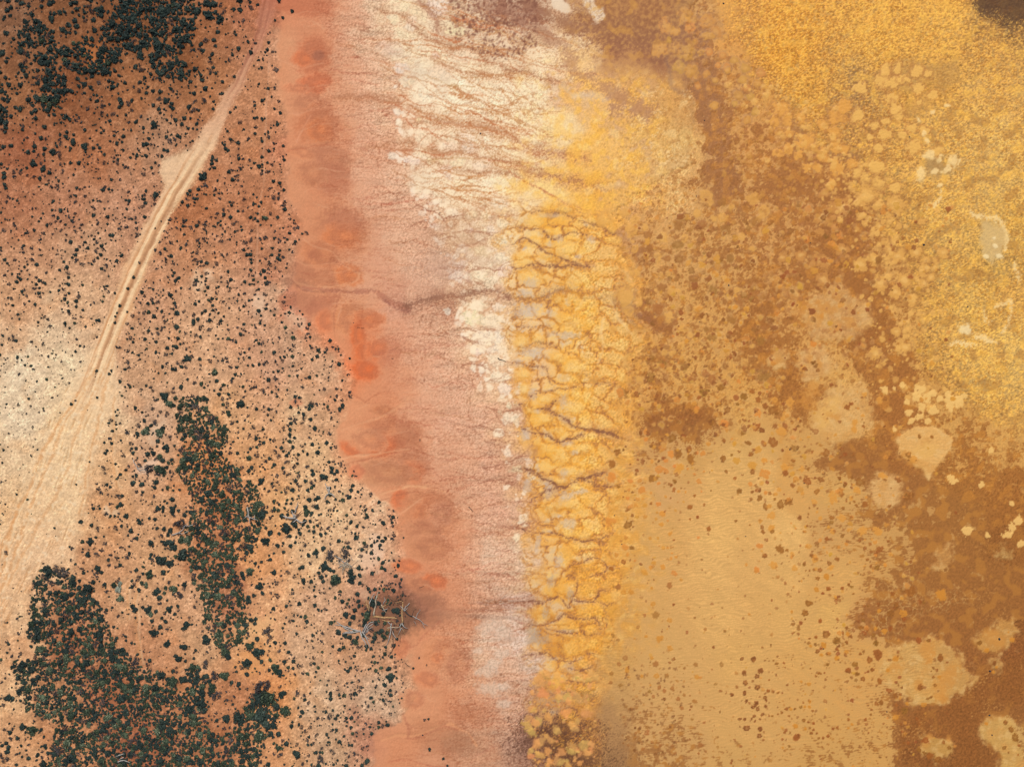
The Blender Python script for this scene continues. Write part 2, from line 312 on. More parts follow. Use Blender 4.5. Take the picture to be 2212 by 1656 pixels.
# sand pans, pale clearings
for cx, cy, rx, ry, c in ((425, 895, 14, 11, (228, 168, 116)), (468, 963, 7, 8, (240, 172, 116)), (433, 985, 9, 13, (236, 176, 112)), (233, 1103, 8, 8, (236, 206, 170)), (250, 1106, 8, 7, (232, 196, 156)), (85, 1400, 22, 18, (232, 186, 140)), (430, 605, 22, 14, (232, 192, 152)), (452, 592, 14, 8, (234, 196, 158)),
                          (800, 1210, 22, 22, (232, 190, 156)), (790, 1285, 16, 10, (228, 184, 148)), (815, 1178, 12, 26, (236, 196, 164)), (640, 690, 30, 14, (226, 184, 148)), (560, 655, 20, 12, (230, 192, 158)), (560, 1350, 26, 40, (232, 180, 126)), (545, 1430, 30, 30, (226, 158, 100)), (340, 930, 24, 14, (226, 192, 158)), (325, 1004, 26, 10, (234, 200, 170)), (210, 130, 20, 40, (192, 120, 70))):
    blob(cx, cy, rx, ry, rs.rand() * 3, c, .7, .5, .5)
# old thin fence track along the shore
stroke(P("583,130 578,200 574,300 570,400 558,480 556,600"), [1.2], (228, 178, 142), .45, 2, 3, 1.)

# ---- red clay flat: pans left by drying water
_sb = ss(-2, 10, dA) * (1 - ss(90, 190, dA + NV * 25))
put((slice(None), slice(None)), _sb, (218, 146, 104), .62)
_pz = ss(70, 160, dA) * (1 - ss(-20, 60, dB))
put((slice(None), slice(None)), _pz, (226, 172, 135), .35)
_shp = P("608,0 598,150 622,330 660,500 622,620 765,800 725,930 800,1060 868,1240 915,1340 885,1440 790,1656"); _shx, _shy = _shp[:, 0], _shp[:, 1]
RB = """658 12 62 20 .1 188 98 72 .8; 673 122 36 38 .3 200 106 74 .8; 655 128 22 14 .2 222 112 70 .8; 687 120 12 10 0 128 76 72 .65; 678 182 36 21 -.3 214 108 72 .85; 640 192 26 10 .1 214 116 78 .5; 665 228 46 22 .2 196 116 84 .5
685 275 45 42 .3 198 112 78 .8; 688 283 26 24 .2 214 116 72 .8; 705 345 48 30 .2 190 114 86 .65; 718 388 38 30 .3 180 104 82 .75; 668 375 34 26 .2 202 122 86 .6; 650 330 30 12 .3 214 118 74 .4; 725 500 62 52 .2 196 118 84 .6; 735 512 40 26 0 218 120 74 .8; 745 475 36 22 .2 186 112 90 .55; 690 552 42 26 .3 202 116 78 .7; 682 550 14 9 .2 166 92 72 .5
653 586 26 20 .4 176 108 84 .75; 710 602 44 20 .1 186 112 84 .6; 752 594 28 21 .2 222 124 76 .85; 648 650 34 20 .2 172 106 86 .6; 693 660 34 16 -.5 176 100 80 .7; 703 694 22 22 .2 220 112 70 .7; 755 690 36 32 .2 212 126 82 .6; 803 694 24 13 -.4 234 104 58 .9; 790 690 30 20 0 220 116 72 .6; 835 759 34 26 -.6 188 108 84 .65; 640 610 30 9 .1 158 98 80 .5
774 730 16 36 -.1 230 104 58 .9; 790 764 26 24 .2 232 104 58 .9; 788 800 28 20 .3 232 96 50 .9; 812 755 22 22 0 230 108 64 .7; 828 888 24 12 .1 200 114 74 .6; 838 945 72 44 .1 202 116 78 .6; 825 962 46 20 0 220 108 66 .85; 758 968 22 14 .5 232 106 62 .85; 875 948 22 22 0 172 104 82 .6; 790 950 40 22 .2 222 146 104 .5
885 1010 42 40 .3 196 120 88 .55; 890 1020 24 24 .3 216 116 76 .8; 828 1022 62 26 .1 190 122 86 .6; 865 1078 18 20 .2 222 108 66 .85; 770 1018 16 14 .3 224 104 66 .5; 925 1108 54 46 .3 194 116 80 .65; 920 1110 26 34 .3 210 114 72 .6; 912 1160 40 34 .2 190 116 84 .6; 950 1110 24 22 .2 190 122 96 .4; 928 1185 46 26 .1 198 122 86 .6; 880 1222 28 14 .1 224 110 66 .75
935 1256 26 17 0 230 110 66 .9; 905 1265 30 14 .3 214 122 80 .5; 953 1417 38 34 .3 208 126 84 .55; 948 1420 16 12 .2 226 120 72 .6; 922 1467 26 16 .2 212 116 76 .6; 985 1440 30 40 .2 198 130 98 .45; 953 1592 58 32 .3 180 112 82 .65; 1020 1544 44 24 .1 186 112 82 .65; 1000 1605 40 24 .2 158 110 88 .5; 866 1398 16 20 .2 208 104 66 .55; 890 1510 24 20 .2 204 110 70 .4; 925 1318 40 34 .3 150 94 78 .65; 890 1300 50 44 .2 140 86 72 .55; 830 1330 60 44 .1 112 72 58 .6; 850 1330 48 44 .1 92 60 50 .5
640 870 14 8 0 220 120 80 .3; 1000 1330 50 16 0 176 126 106 .45; 1070 1300 40 6 .0 120 98 96 .5; 1060 1332 50 5 .05 136 104 96 .5"""
for e in RB.replace('\n', ';').split(';'):
    v = [float(t) for t in e.split()]
    dark = v[5] < 190
    if not dark: blob(v[0], v[1], v[2] * 1.16, v[3] * 1.18, v[4], (230, 168, 128), .5, .2, .18)
    blob(v[0], v[1], v[2] * 1.1, v[3] * 1.12, v[4], [min(v[5], 222) * .92 + 15, v[6] * .84 + 24, v[7] * .80 + 17], v[8] * (.7 if dark else .85), .4 if dark else .32, .18)
    if not dark: blob(v[0] + v[2] * .25, v[1] - v[3] * .1, v[2] * .85, v[3] * .95, v[4], (168, 106, 80), .3, .25, .2, ring=1.)
# rills and dry drainage lines
for t, w, c, a in (("623,624 678,621 753,629 803,626 840,651 878,666", [3, 4, 8], (176, 112, 88), .6), ("628,604 650,626 700,630", [2, 2], (150, 96, 76), .5), ("735,640 720,680 722,715", [2], (176, 108, 80), .45), ("760,636 738,660 726,700", [1.4], (228, 164, 124), .6), ("830,650 860,668 885,672", [2], (158, 104, 90), .5),
                   ("735,990 790,983 850,975 885,972", [2], (232, 172, 128), .7), ("740,1004 800,990 870,974 900,973 940,985", [1.5], (178, 104, 74), .5), ("780,1090 830,1065 880,1050 930,1052 960,1060", [2, 1.5], (236, 176, 128), .7), ("790,1098 850,1070 900,1062", [1.2], (172, 106, 76), .55), ("865,1110 890,1090 912,1075", [1.4], (234, 172, 128), .6),
                   ("738,930 790,912 820,903 860,880 880,860", [1.6], (232, 168, 124), .55), ("760,850 790,868 820,850 840,845", [1.3], (180, 108, 76), .45), ("645,508 672,528 720,545 745,575 775,590 776,602 752,615 700,618", [1.3], (228, 168, 126), .55), ("633,560 660,575 720,570 780,560", [1.4], (226, 160, 118), .45),
                   ("628,600 640,612 680,618 730,616 770,606 783,580", [1.4], (230, 166, 122), .5), ("640,305 660,270 672,250", [1.2], (228, 160, 122), .6), ("620,325 690,315 760,310", [1.2], (190, 112, 80), .5), ("600,240 640,248 680,235 730,228", [1.6], (224, 158, 120), .5), ("600,130 650,150 700,132", [1.2], (228, 166, 128), .4),
                   ("825,1598 860,1588 890,1590 940,1570 975,1562 1010,1580 1030,1610", [2.4], (226, 158, 112), .65), ("870,1540 882,1575 880,1595 900,1592 960,1564", [2.4], (176, 112, 84), .5), ("840,1645 880,1640 940,1655 970,1656", [1.6], (178, 104, 76), .5), ("1010,1656 1030,1630 1070,1610", [1.4], (200, 140, 110), .5), ("905,1385 930,1376 975,1374 1000,1385", [2], (226, 150, 108), .6), ("880,1398 900,1392 930,1360 950,1340", [1.4], (188, 116, 88), .5)):
    stroke(P(t), w, c, a, 2.2, 3, 1.2, -.02)
for _ in range(150):                                  # fine flow threads
    t = rs.rand(); yv = 20 + rs.rand() * 1620
    xa = float(np.interp(yv, P("608,0 598,150 622,330 660,500 622,620 765,800 725,930 800,1060 868,1240 915,1340 885,1440 790,1656")[:, 1], [608, 598, 622, 660, 622, 765, 725, 800, 868, 915, 885, 800]))
    x0 = xa + 10 + rs.rand() * 190; L = 25 + rs.rand() * 60; sl = rs.randn() * .25 + .1
    pts = np.array([[x0 + q * L, yv + q * L * sl + rs.randn() * 3] for q in (0, .33, .66, 1)], np.float32)
    stroke(pts, [.5, 1.0, .4], ((176, 104, 78) if rs.rand() < .5 else (236, 178, 138)), .15 + .3 * rs.rand(), 1.6, 4, 1.5)
def rill(x0, y0, L, sl, w, c, a, forks=2):
    n = 7; ph = rs.rand() * 6
    pts = np.array([[x0 + q / (n - 1) * L, y0 + q / (n - 1) * L * sl + 4 * math.sin(q * 1.3 + ph) + rs.randn() * 2] for q in range(n)], np.float32)
    stroke(pts, [w * .4, w, w * .8, w * .3], c, a, 1.5, 6, 1.4, -.008)
    for _ in range(forks):
        k = rs.randint(1, n - 2); b0 = pts[k]; L2 = L * (.2 + .25 * rs.rand()); s2 = sl + rs.randn() * .45
        stroke(np.array([b0, b0 + [L2 * .5, L2 * .5 * s2 + rs.randn() * 2], b0 + [L2, L2 * s2]], np.float32), [w * .7, w * .3], c, a * .8, 1.4, 5, 1.4)
for _ in range(120):
    yv = 20 + rs.rand() * 1620; xa = float(np.interp(yv, _shy, _shx))
    rill(xa + 90 + rs.rand() * 120, yv, 60 + rs.rand() * 130, rs.randn() * .12 + (.12 if yv < 500 else 0), .7 + .7 * rs.rand(), (176 + rs.rand() * 20, 112 + rs.rand() * 16, 86), .25 + .35 * rs.rand())
drain = fbm(X + Y * .15, Y, 70, 4, 93, ay=.16)
fr = mRed * .22 + mWhite * .5 + .5 * ss(-150, -30, dB) * mRed
RGB *= (1 - fr * ss(.05, .9, drain) * .12)[..., None] * np.array([1, 1, 1], np.float32)
RGB = RGB * (1 + (fr * ss(.05, .9, -drain) * .06)[..., None])
RGB *= (1 + mRed * (NH * .028 + NB * .025))[..., None]

# crackled mud skin between the clay and the salt
_nt = 1 - ss(440, 580, Y)
cz = ss(-210, -10, dB + NV * 30) * (1 - ss(-10 - 90 * _nt, 10 + 50 * _nt, dC + NV * 40 * _nt)) * ss(0, 80, dA)
f1, f2, _ = worley(X + W1x * 8 + NB * 1.5, Y + W1y * 8 + NA * 2, 8.5, 5.5, 3)
ck = 1 - ss(.02, .16, f2 - f1)
RGB *= (1 - cz * ck * .15)[..., None] * np.array([1, 1, 1], np.float32)
RGB = RGB * (1 - (cz * ck)[..., None] * np.array([0, .05, .08], np.float32))
RGB += (cz * ss(.1, .5, f2 - f1) * .025)[..., None]
Z += cz * ss(.0, .3, f2 - f1) * .012
f1b, f2b, _ = worley(X + W1x * 14 + NA * 3, Y + W1y * 14 + NA * 4, 26, 14, 5)
ck2 = (1 - ss(.01, .09, f2b - f1b)) * ss(-.1, .35, fbm(X, Y, 50, 2, 97))
RGB = RGB * (1 - (cz * ck2)[..., None] * np.array([.16, .24, .28], np.float32))
_lt = fbm(X, Y, 5, 2, 205, ay=.7)
RGB *= (1 + cz * (NH * .035 + np.clip(_lt, -.8, .8) * .06))[..., None]
put((slice(None), slice(None)), cz * ss(.2, .6, _lt) * ss(-.4, .3, NV), (248, 214, 180), .28)

r1 = ridge(34, 191, .14, 3); r2_ = ridge(60, 193, .1, 3)
rz = ss(20, 120, dA) * (1 - ss(-10, 60, dB))
RGB = RGB * (1 - (rz * ss(.7, .98, r1) * ss(-.4, .4, NC + NV))[..., None] * np.array([.07, .12, .14], np.float32))
RGB = RGB * (1 - (rz * ss(.75, .98, r2_))[..., None] * np.array([.06, .10, .12], np.float32))
# ---- white salt crust: plates with brown seams
f1, f2, cid = worley(X + W1x * 26 + NA * 7 + NB * 2, Y + W1y * 20 + NA * 6 - NB * 2, 25, 18, 9)
edge = f2 - f1
rnd = RT3[(cid * 7 + 13) & 255]
saltzone = ss(-30, 60, dB + NV * 20) * (1 - ss(-45 - 70 * _nt, 30 + 30 * _nt, dC + NV * (15 + 50 * _nt)))
cover = ss(.15, .55, fbm(X, Y, 90, 3, 101) * .6 + saltzone * .9 - .25 + rnd * .35)
north = 1 - ss(420, 560, Y)
cover = np.clip(cover * (.35 + .65 * north) * saltzone * (1 - .75 * ss(800, 900, Y)), 0, 1)
pl = cover * ss(.03, .12, edge + NH * .03 + NB * .02) * (rnd > .25)
put((slice(None), slice(None)), pl, np.stack([.988 - .02 * rnd, .915 - .03 * rnd, .815 - .04 * rnd], -1), .5)
seam = cover * (1 - ss(.02, .10, edge + NH * .02))
put((slice(None), slice(None)), seam, (196, 140, 108), .34)
Z += pl * .02
bigsalt = (pl > .45)
saltid = np.where(bigsalt, cid, 0)
_f1, _f2, _ = worley(X + W1x * 8 + NA * 2.5, Y + W1y * 8 + NA * 2.5, 9, 6.5, 27)
net7 = 1 - ss(.03, .22, _f2 - _f1 + NH * .05)
# traced plates
def tiles(c, r, s):
    v = [float(t) for t in s.split()]
    return [(553 * c + v[i] / 4, 414 * r + v[i + 1] / 4, v[i + 2] / 4, v[i + 3] / 4) for i in range(0, len(v), 4)]
TP = tiles(1, 1, "1600 210 35 30 1700 190 60 40 1790 250 45 40 1860 210 50 50 1990 200 50 45 1580 310 70 40 1930 390 50 45 2140 420 60 40 2130 260 50 60 1790 500 50 40 1950 520 90 45 2120 580 70 50 1770 630 60 35 1760 730 80 50 1950 720 80 80 1650 1030 30 30 1900 990 90 45 2100 1000 50 40 1880 1090 110 60 2040 1110 90 60 1960 1260 110 60 2100 1250 40 60 1920 1380 60 30 2040 1370 60 30 2060 1460 70 50 1960 1520 50 40 1880 1510 30 30 2100 1600 100 50 1460 45 40 25 1570 80 40 20 1980 90 60 40 2100 90 80 40 2020 780 60 60 2150 680 60 50 1850 560 40 26 1720 560 40 24 1680 280 30 24 1840 330 30 20 2040 330 50 30")
TP += tiles(1, 2, "2140 50 55 45 2180 300 50 50 2100 430 35 35 2170 590 40 40 2130 110 25 20 2190 190 30 24 2110 250 20 18")
TP += tiles(2, 2, "30 310 36 50 40 740 46 36 150 690 36 46 160 800 40 40 100 1190 40 60 40 1330 30 30 130 420 40 40 30 180 30 20 90 40 40 40")
TP += tiles(1, 3, "2040 440 120 50 2140 500 80 60 1990 820 80 50 2060 760 70 40 2030 980 110 50 2150 960 60 40 1920 650 40 30 2120 680 60 40 2140 1110 60 40")
TP += tiles(1, 0, "1560 70 90 70 1420 130 60 60 1650 210 60 30 1720 270 90 40 1380 90 60 40 1280 60 50 40 1180 170 50 40 1350 190 50 40 1420 370 60 50 1320 240 50 30 1550 480 30 30 1250 590 60 40 1300 700 70 40 1430 1210 50 45 1600 1180 120 60 1640 1280 110 40 1440 1330 80 60 1820 1200 70 60 1850 1280 60 40 1350 1390 60 40 1640 1480 60 50 1230 960 40 30 1410 1030 30 26 1480 1050 30 20 1290 1380 30 24 1180 1350 40 30 1240 1060 26 22 1600 630 90 60 1800 480 110 50 1560 1400 80 30 1750 1400 60 40 1950 1420 90 40")
for cx, cy, rx, ry in TP:
    k = .75 + .5 * rs.rand()
    blob(cx, cy, rx * 1.25 + 2, ry * 1.25 + 2, rs.randn() * .15, (190, 136, 106), .16 + .15 * rs.rand(), .3, .35)
    lo = cy > 1320
    s, m = blob(cx, cy, rx * 1.05, ry * 1.05, rs.randn() * .15, (251, 231 + rs.randn() * 3, 204 + rs.randn() * 6) if not lo else (240, 216, 190), .5 if lo else .78, .4 if lo else .18, .45, .015, 'salt_plate', grain=.1)
    RGB[s] *= (1 - m * net7[s] * .13)[..., None]
# small chips of salt around the plates
for _ in range(900):
    yv = 180 + 1000 * rs.rand() ** 1.1
    xc = np.interp(yv, [0, 200, 350, 470, 600, 700, 800, 900, 1000, 1200, 1400], [850, 880, 880, 940, 1000, 1010, 1050, 1080, 1108, 1115, 1080])
    x0 = xc + abs(rs.randn()) * 70 - 25
    if x0 > np.interp(yv, [0, 300, 400, 480, 1300], [1100, 1090, 1080, 1095, 1150]) or (yv > 840 and rs.rand() < .8): continue
    r = 1.6 + rs.rand() ** 3 * 6
    blob(x0, yv, r * 1.25, r, rs.rand() * 3, (251, 230, 203), .5 + .35 * rs.rand(), .3, .45)

CH = [("903,-40 903,0 920,20 943,40 946,62 938,84", [5, 6, 11, 8, 4], (180, 128, 104), .75), ("828,22 865,32 890,55 915,75 953,87 973,102 1003,100 1028,112 1053,130 1078,145 1106,158 1140,155 1170,172 1206,176 1218,182", [1.5, 2.5, 4, 3, 2], (176, 116, 82), .75),
      ("928,132 965,148 1003,160 1053,163 1106,168", [1.5, 3, 2], (190, 130, 92), .7), ("728,207 803,212 853,222 890,232 928,252 965,265 1015,267 1053,277 1106,295 1143,322 1181,332 1231,337 1270,345", [4, 6, 8, 10, 8, 8, 6], (196, 130, 92), .7), ("803,322 853,310 885,305 915,322 943,332 978,330 1015,335 1053,342 1106,351 1156,375 1206,382 1256,395 1300,410", [2, 4, 4, 5, 8, 9], (190, 124, 84), .72),
      ("885,305 873,275 903,272 940,265", [3], (192, 134, 98), .6), ("903,360 940,352 978,367 1015,375 1053,372 1106,374 1150,395", [2, 3, 3], (184, 122, 86), .65), ("988,287 995,327", [2.5], (198, 142, 104), .6), ("935,295 938,325", [2.5], (204, 148, 112), .6), ("1034,282 1040,312 1020,332", [2.], (206, 150, 110), .5),
      ("878,660 928,646 978,641 1015,629 1053,629 1106,644 1156,651 1188,636 1226,629 1261,644 1296,649 1318,646 1343,669 1381,672 1406,700", [8, 9, 9, 10, 7, 5, 4, 8, 7, 5, 4, 7, 13, 20, 18], (152, 102, 80), .8),
      ("820,760 900,755 950,750 1010,744", [2.5], (198, 124, 96), .4), ("930,500 980,480 1040,470 1100,465", [8], (188, 132, 100), .35)]
for t, w, c, a in CH:
    s, e, _, _ = line(P(t), np.array(w) * 1.5, 7)
    m = 1 - ss(-8, 14, e + NV[s] * 8)
    put(s, m * net7[s], np.array(c) * .86, a * .8)
    put(s, m, c, a * .25)
    stroke(P(t), np.array(w) * .5, np.array(c) * .92, a * .75, 3.2, 8, 5, -.03)
for _ in range(70):
    yv = rs.rand() * 430; x0 = 800 + rs.rand() * 260
    rill(x0, yv, 90 + rs.rand() * 200, .3 - .12 * yv / 430 + rs.randn() * .12, .7 + .8 * rs.rand(), (180 + rs.rand() * 16, 116 + rs.rand() * 16, 80), .4 + .4 * rs.rand(), 4)
for _ in range(45):
    yv = 430 + rs.rand() * 900; x0 = float(np.interp(yv, [430, 600, 800, 1000, 1330], [900, 960, 1010, 1060, 1060]))
    rill(x0 + rs.randn() * 25, yv, 60 + rs.rand() * 90, rs.randn() * .14, .7 + .8 * rs.rand(), (166, 112, 86), .4 + .4 * rs.rand(), 4)
blob(898, 155, 26, 24, .3, (218, 202, 184), .45, .7, .5); blob(850, 110, 30, 14, .3, (230, 212, 192), .4, .7, .5); blob(955, 185, 18, 26, 0, (226, 208, 188), .4, .7, .5); blob(905, 385, 30, 24, 0, (218, 194, 170), .35, .7, .5)
for cx, cy, rx, ry, c, a in ((995, 520, 66, 40, (184, 138, 108), .35), (955, 575, 50, 30, (188, 150, 128), .4), (1040, 565, 40, 12, (196, 160, 136), .4), (940, 620, 60, 16, (196, 146, 118), .35)):
    blob(cx, cy, rx, ry, .1, c, a, .7, .4, grain=.5)

_ws = mWhite * (1 - ss(1200, 1320, Y))
RGB = RGB * (1 + _ws[..., None] * np.array([.02, .005, -.045], np.float32))
# ---- orange algal crust: lobes split by dark channels
xo = X + W1x * 24 + NA * 8 + NB * 2; yo = Y + W1y * 18 + NA * 7 - NB * 2
xo = X + W1x * 22 + NA * 7 + NB; yo = Y + W1y * 14 + NA * 6 - NB
f1, f2, cid2 = worley(xo, yo, 43, 33, 15)
f1s, f2s, cid2s = worley(xo + 31, yo + 17, 19, 14, 19)
lf_ = 1 - ss(-5, 36, dC + NV * 22)
edge2 = np.where(lf_ > .5, np.minimum(f2 - f1, (f2s - f1s) * .8), f2 - f1); rn2 = RT3[(cid2 * 11 + 5) & 255]
zo = np.clip(mOr * ss(420, 510, Y + W1y * 30 + NV * 25), 0, 1)
south = ss(1450, 1560, Y)
rim = 1 - ss(.05, .42, edge2 + NA * .1)
put((slice(None), slice(None)), zo * ss(.15, .6, edge2 + NA * .2) * (.35 + .65 * rn2) * (1 - south), (250, 206, 122), .62)
put((slice(None), slice(None)), zo * rim * (1 - south * .4), np.stack([.955 - .05 * rn2, .66 - .05 * rn2, .24 + 0 * rn2], -1), .38)
lil = ss(.05, .6, fbm(X, Y, 38, 3, 111) + .15 - .5 * rim) * zo * (1 - ss(1230, 1310, X)) * (1 - south)
put((slice(None), slice(None)), lil, (226, 194, 150), .62)
put((slice(None), slice(None)), lil * ss(.3, .7, fbm(X, Y, 24, 2, 207)), (210, 186, 164), .6)
sw = .10 + .13 * ss(-.4, .5, NV)
seam2 = zo * (1 - ss(.0, sw, edge2 + NH * .025 + NB * .02)) * ss(-.75, -.1, fbm(X, Y, 60, 2, 113))
put((slice(None), slice(None)), zo * (1 - ss(.02, .26, edge2)) * (1 - south), (226, 150, 58), .35)
put((slice(None), slice(None)), seam2, (168, 116, 82), .66)
put((slice(None), slice(None)), zo * (1 - ss(.0, .05, edge2 + NH * .03)) * ss(-.5, .3, NV), (122, 78, 58), .4)
def tile4(c, r, s):
    v = [float(t) for t in s.split()]
    return [(553 * c + v[i] / 4, 414 * r + v[i + 1] / 4, v[i + 2] / 4, v[i + 3] / 4) for i in range(0, len(v), 4)]
for x0, y0, rx, ry in (tile4(2, 2, "420 80 50 36 560 90 60 50 650 110 50 60 520 210 140 60 280 290 100 60 120 50 36 44 400 400 60 36 330 560 90 50 430 620 100 70 620 560 90 60 540 760 110 50 420 840 50 36 560 900 100 50 500 1260 90 70 620 1300 70 50 480 1440 80 50 620 1600 90 26 700 660 60 60 280 130 60 30 180 230 60 30 540 1040 90 50 330 1080 80 40")
                       + tile4(2, 1, "200 250 80 50 200 440 90 34 480 480 130 70 100 590 80 44 180 730 110 54 600 740 140 60 400 930 36 36 540 930 46 46 690 980 56 36 520 1150 130 90 680 1100 60 60 80 1290 54 54 220 1270 54 46 400 1440 70 50 560 1520 110 80 100 1580 54 54 330 560 60 30 440 150 80 40 300 340 50 26")
                       + tile4(2, 3, "660 90 80 60 790 170 50 50 780 270 90 70 640 310 100 40 480 420 90 44 580 590 170 80 680 470 60 34 260 330 90 50 420 120 50 70 330 130 50 40 580 760 60 30 390 930 60 40 580 1000 90 40 500 1220 70 40 440 1440 70 40")):
    blob(x0, y0, rx * 1.22 + 2, ry * 1.25 + 2, rs.randn() * .12, (238, 166, 58), .42, .3, .35, .02)
    blob(x0, y0, rx * .8, ry * .8, rs.randn() * .12, (250, 210, 132) if y0 < 1180 else (236, 178, 92), .55, .5, .4, .02)
for x0, y0, rx, ry in (tile4(2, 2, "440 150 40 60 180 80 40 50 470 520 50 24 440 780 36 50 460 970 50 40 480 1210 60 50 400 1530 40 70 220 1380 24 70 100 440 40 50 310 930 26 50 220 240 40 20 570 940 80 24 130 880 30 60 540 600 30 20")
                       + tile4(2, 1, "110 870 60 34 120 1030 110 50 450 1240 110 30 190 1390 100 50 400 400 40 26 340 200 120 20 690 410 40 30 160 790 50 40 640 290 20 16 560 560 40 20 330 1040 24 40 60 1480 40 30")
                       + tile4(2, 3, "220 560 90 50 180 480 50 60 290 330 30 60 510 170 30 40 420 1080 60 14 380 720 40 14 470 480 60 14 360 1180 40 30 340 60 40 50")):
    blob(x0, y0, rx, ry, rs.randn() * .1, (210, 188, 166) if y0 < 1250 else (186, 162, 138), .62, .55, .5)
peb = zo * ss(.25, .7, NG + .8 * rim * ss(-.3, .4, NV) - .25)
put((slice(None), slice(None)), peb, (196, 122, 44), .34)
# wrinkled eastern edge and warm orange speckle
gr = fbm(X, Y, 4.2, 2, 117)
wz = zo * ss(1190, 1290, X + NA * 30) * (.5 + .5 * ss(-.2, .3, fbm(X, Y, 30, 2, 119)))
RGB *= (1 + wz * np.clip(gr, -.7, .7) * .24)[..., None]
put((slice(None), slice(None)), wz * ss(.1, .6, -gr), (206, 138, 48), .4)
sp = zo * ss(.1, .5, NG + .2 * NA)
put((slice(None), slice(None)), sp, (244, 164, 50), .18)
RGB *= (1 + zo * NH * .03)[..., None]
Z += zo * (ss(0, .35, edge2) * .022 + .006 * gr)
crustid = np.where((zo > .6) & (edge2 > .05), cid2, 0)
CO = [("1106,491 1168,496 1193,511 1236,504 1266,514", [1.5, 2.5, 1.5], .8), ("1106,524 1131,514 1168,539 1211,559 1256,574 1286,576", [2, 3, 3.5], .8), ("1106,574 1121,579 1168,571 1218,576 1281,579", [1.5, 4], .8), ("1106,784 1143,789 1181,796 1193,828", [2, 3, 2], .7), ("1106,880 1156,880 1191,888 1213,900 1236,915 1266,925 1296,935 1331,938 1360,945", [2.5, 2.5, 3, 4, 6, 9], .9),
      ("1146,860 1171,848 1198,843 1216,835 1250,830", [2], .8), ("1200,866 1194,878 1191,888", [4], .9), ("1126,923 1153,938 1183,943 1211,955 1226,948 1256,938 1266,933", [2, 3.5, 3], .9), ("1106,1013 1131,1015 1166,1013 1183,1035 1201,1058 1216,1053 1246,1035 1286,1028 1311,1020", [2.5, 4, 5, 5, 4], .95), ("1201,1058 1176,1065 1146,1078", [3.5, 2], .85), ("1166,1013 1150,1020 1130,1013", [2], .7),
      ("1271,1038 1291,1050 1321,1048 1340,1042", [2.5], .75), ("1288,1022 1310,1020 1316,1035", [4], .7), ("1156,1148 1193,1148 1218,1163 1261,1170 1291,1155 1321,1153", [2.5, 3.5, 3], .8), ("1216,1230 1246,1218 1281,1203 1303,1218 1301,1238 1270,1246", [1.5, 2], .85), ("1106,1302 1181,1300 1213,1292 1226,1312 1246,1294 1281,1297 1296,1274 1316,1270", [1.5, 3, 4, 4, 3], .9), ("1246,1252 1250,1270 1246,1294", [2.5], .8), ("1281,1297 1306,1306 1326,1302", [2.5], .8), ("1295,1300 1312,1330 1300,1355", [2.], .5),
      ("1138,1347 1181,1350 1193,1337 1218,1327 1246,1334 1280,1340 1291,1352", [2, 3], .85), ("1188,1357 1218,1364 1256,1362 1266,1372 1291,1364", [2.5], .85), ("1121,1414 1151,1414 1181,1412 1201,1422 1231,1427 1286,1417", [2, 2.5], .85), ("1225,1442 1255,1446 1285,1442", [6], .8), ("1223,1472 1246,1477 1286,1467", [2], .75), ("1206,1537 1226,1529 1246,1537 1256,1565", [3], .75), ("1161,1495 1200,1500 1240,1498", [3], .5), ("1131,461 1180,460 1231,464 1276,486 1318,501 1343,496", [3, 4, 6], .55), ("1258,800 1290,830 1330,835", [3], .5), ("1120,700 1150,712 1190,708", [2], .5), ("1118,745 1160,740 1200,752", [2], .5)]
for t, w, a in CO:
    stroke(P(t), np.array(w) * 1.9, (186, 132, 92), a * .36, 6, 8, 5.)
    stroke(P(t), np.concatenate([[.3], np.interp(np.linspace(.1, .9, max(1, len(P(t)) - 2)), np.linspace(0, 1, len(w)), w) * .55 if len(w) > 1 else np.full(max(1, len(P(t)) - 2), w[0] * .55), [.3]]), (122, 78, 60), a * .8, 2.0, 9, 3., -.02)
# dark stained south end, clumps of orange in it
for cx, cy, rx, ry, a in ((1215, 1575, 70, 26, .55), (1190, 1610, 60, 40, .6), (1260, 1500, 30, 12, .35), (1150, 1590, 40, 40, .4), (1250, 1640, 60, 30, .5)):
    blob(cx, cy, rx, ry, .1, (92, 60, 46), a, .7, .5, grain=.6)
for _ in range(170):
    x0, y0 = 1140 + rs.rand() * 150, 1450 + rs.rand() * 210
    r = 1.5 + rs.rand() ** 2.5 * 9
    blob(x0, y0, r * 1.3, r, rs.rand() * 3, (238 - rs.rand() * 30, 176 - rs.rand() * 26, 92), .75, .25, .5, .05, 'crust_plate' if r > 4 else None, grain=.2)

# ---- upper shallows: ochre silt over the salt
uz = ss(1090, 1290, X + W1x * 40 + NV * 40 + ss(250, 420, Y) * 70) * (1 - ss(1480, 1530, X + NA * 10)) * (1 - ss(420, 520, Y + W1y * 30 + NV * 25)) * ss(110, 190, Y + (X - 1250) * -.1)
f1, f2, _ = worley(X + W1x * 10 + NA * 4, Y + W1y * 10 + NA * 4, 17, 13, 21)
k = ss(.1, .6, fbm(X, Y, 50, 3, 121))
put((slice(None), slice(None)), uz * k * (1 - ss(1330, 1450, X)), (249, 184, 76), .6)
rq1 = ridge(11, 171)
put((slice(None), slice(None)), uz * ss(.72, .95, rq1) * ss(1280, 1400, X + NA * 20) * ss(-.3, .2, NC + NV), (251, 218, 158), .6)
put((slice(None), slice(None)), uz * ss(.75, .95, ridge(8, 173)) * ss(1330, 1440, X + NA * 20) * ss(-.4, .2, NV), (176, 116, 50), .5)
put((slice(None), slice(None)), uz * ss(.2, .6, fbm(X, Y, 42, 3, 175)) * ss(1240, 1300, X) * (1 - ss(1380, 1440, X)), (206, 164, 130), .45)
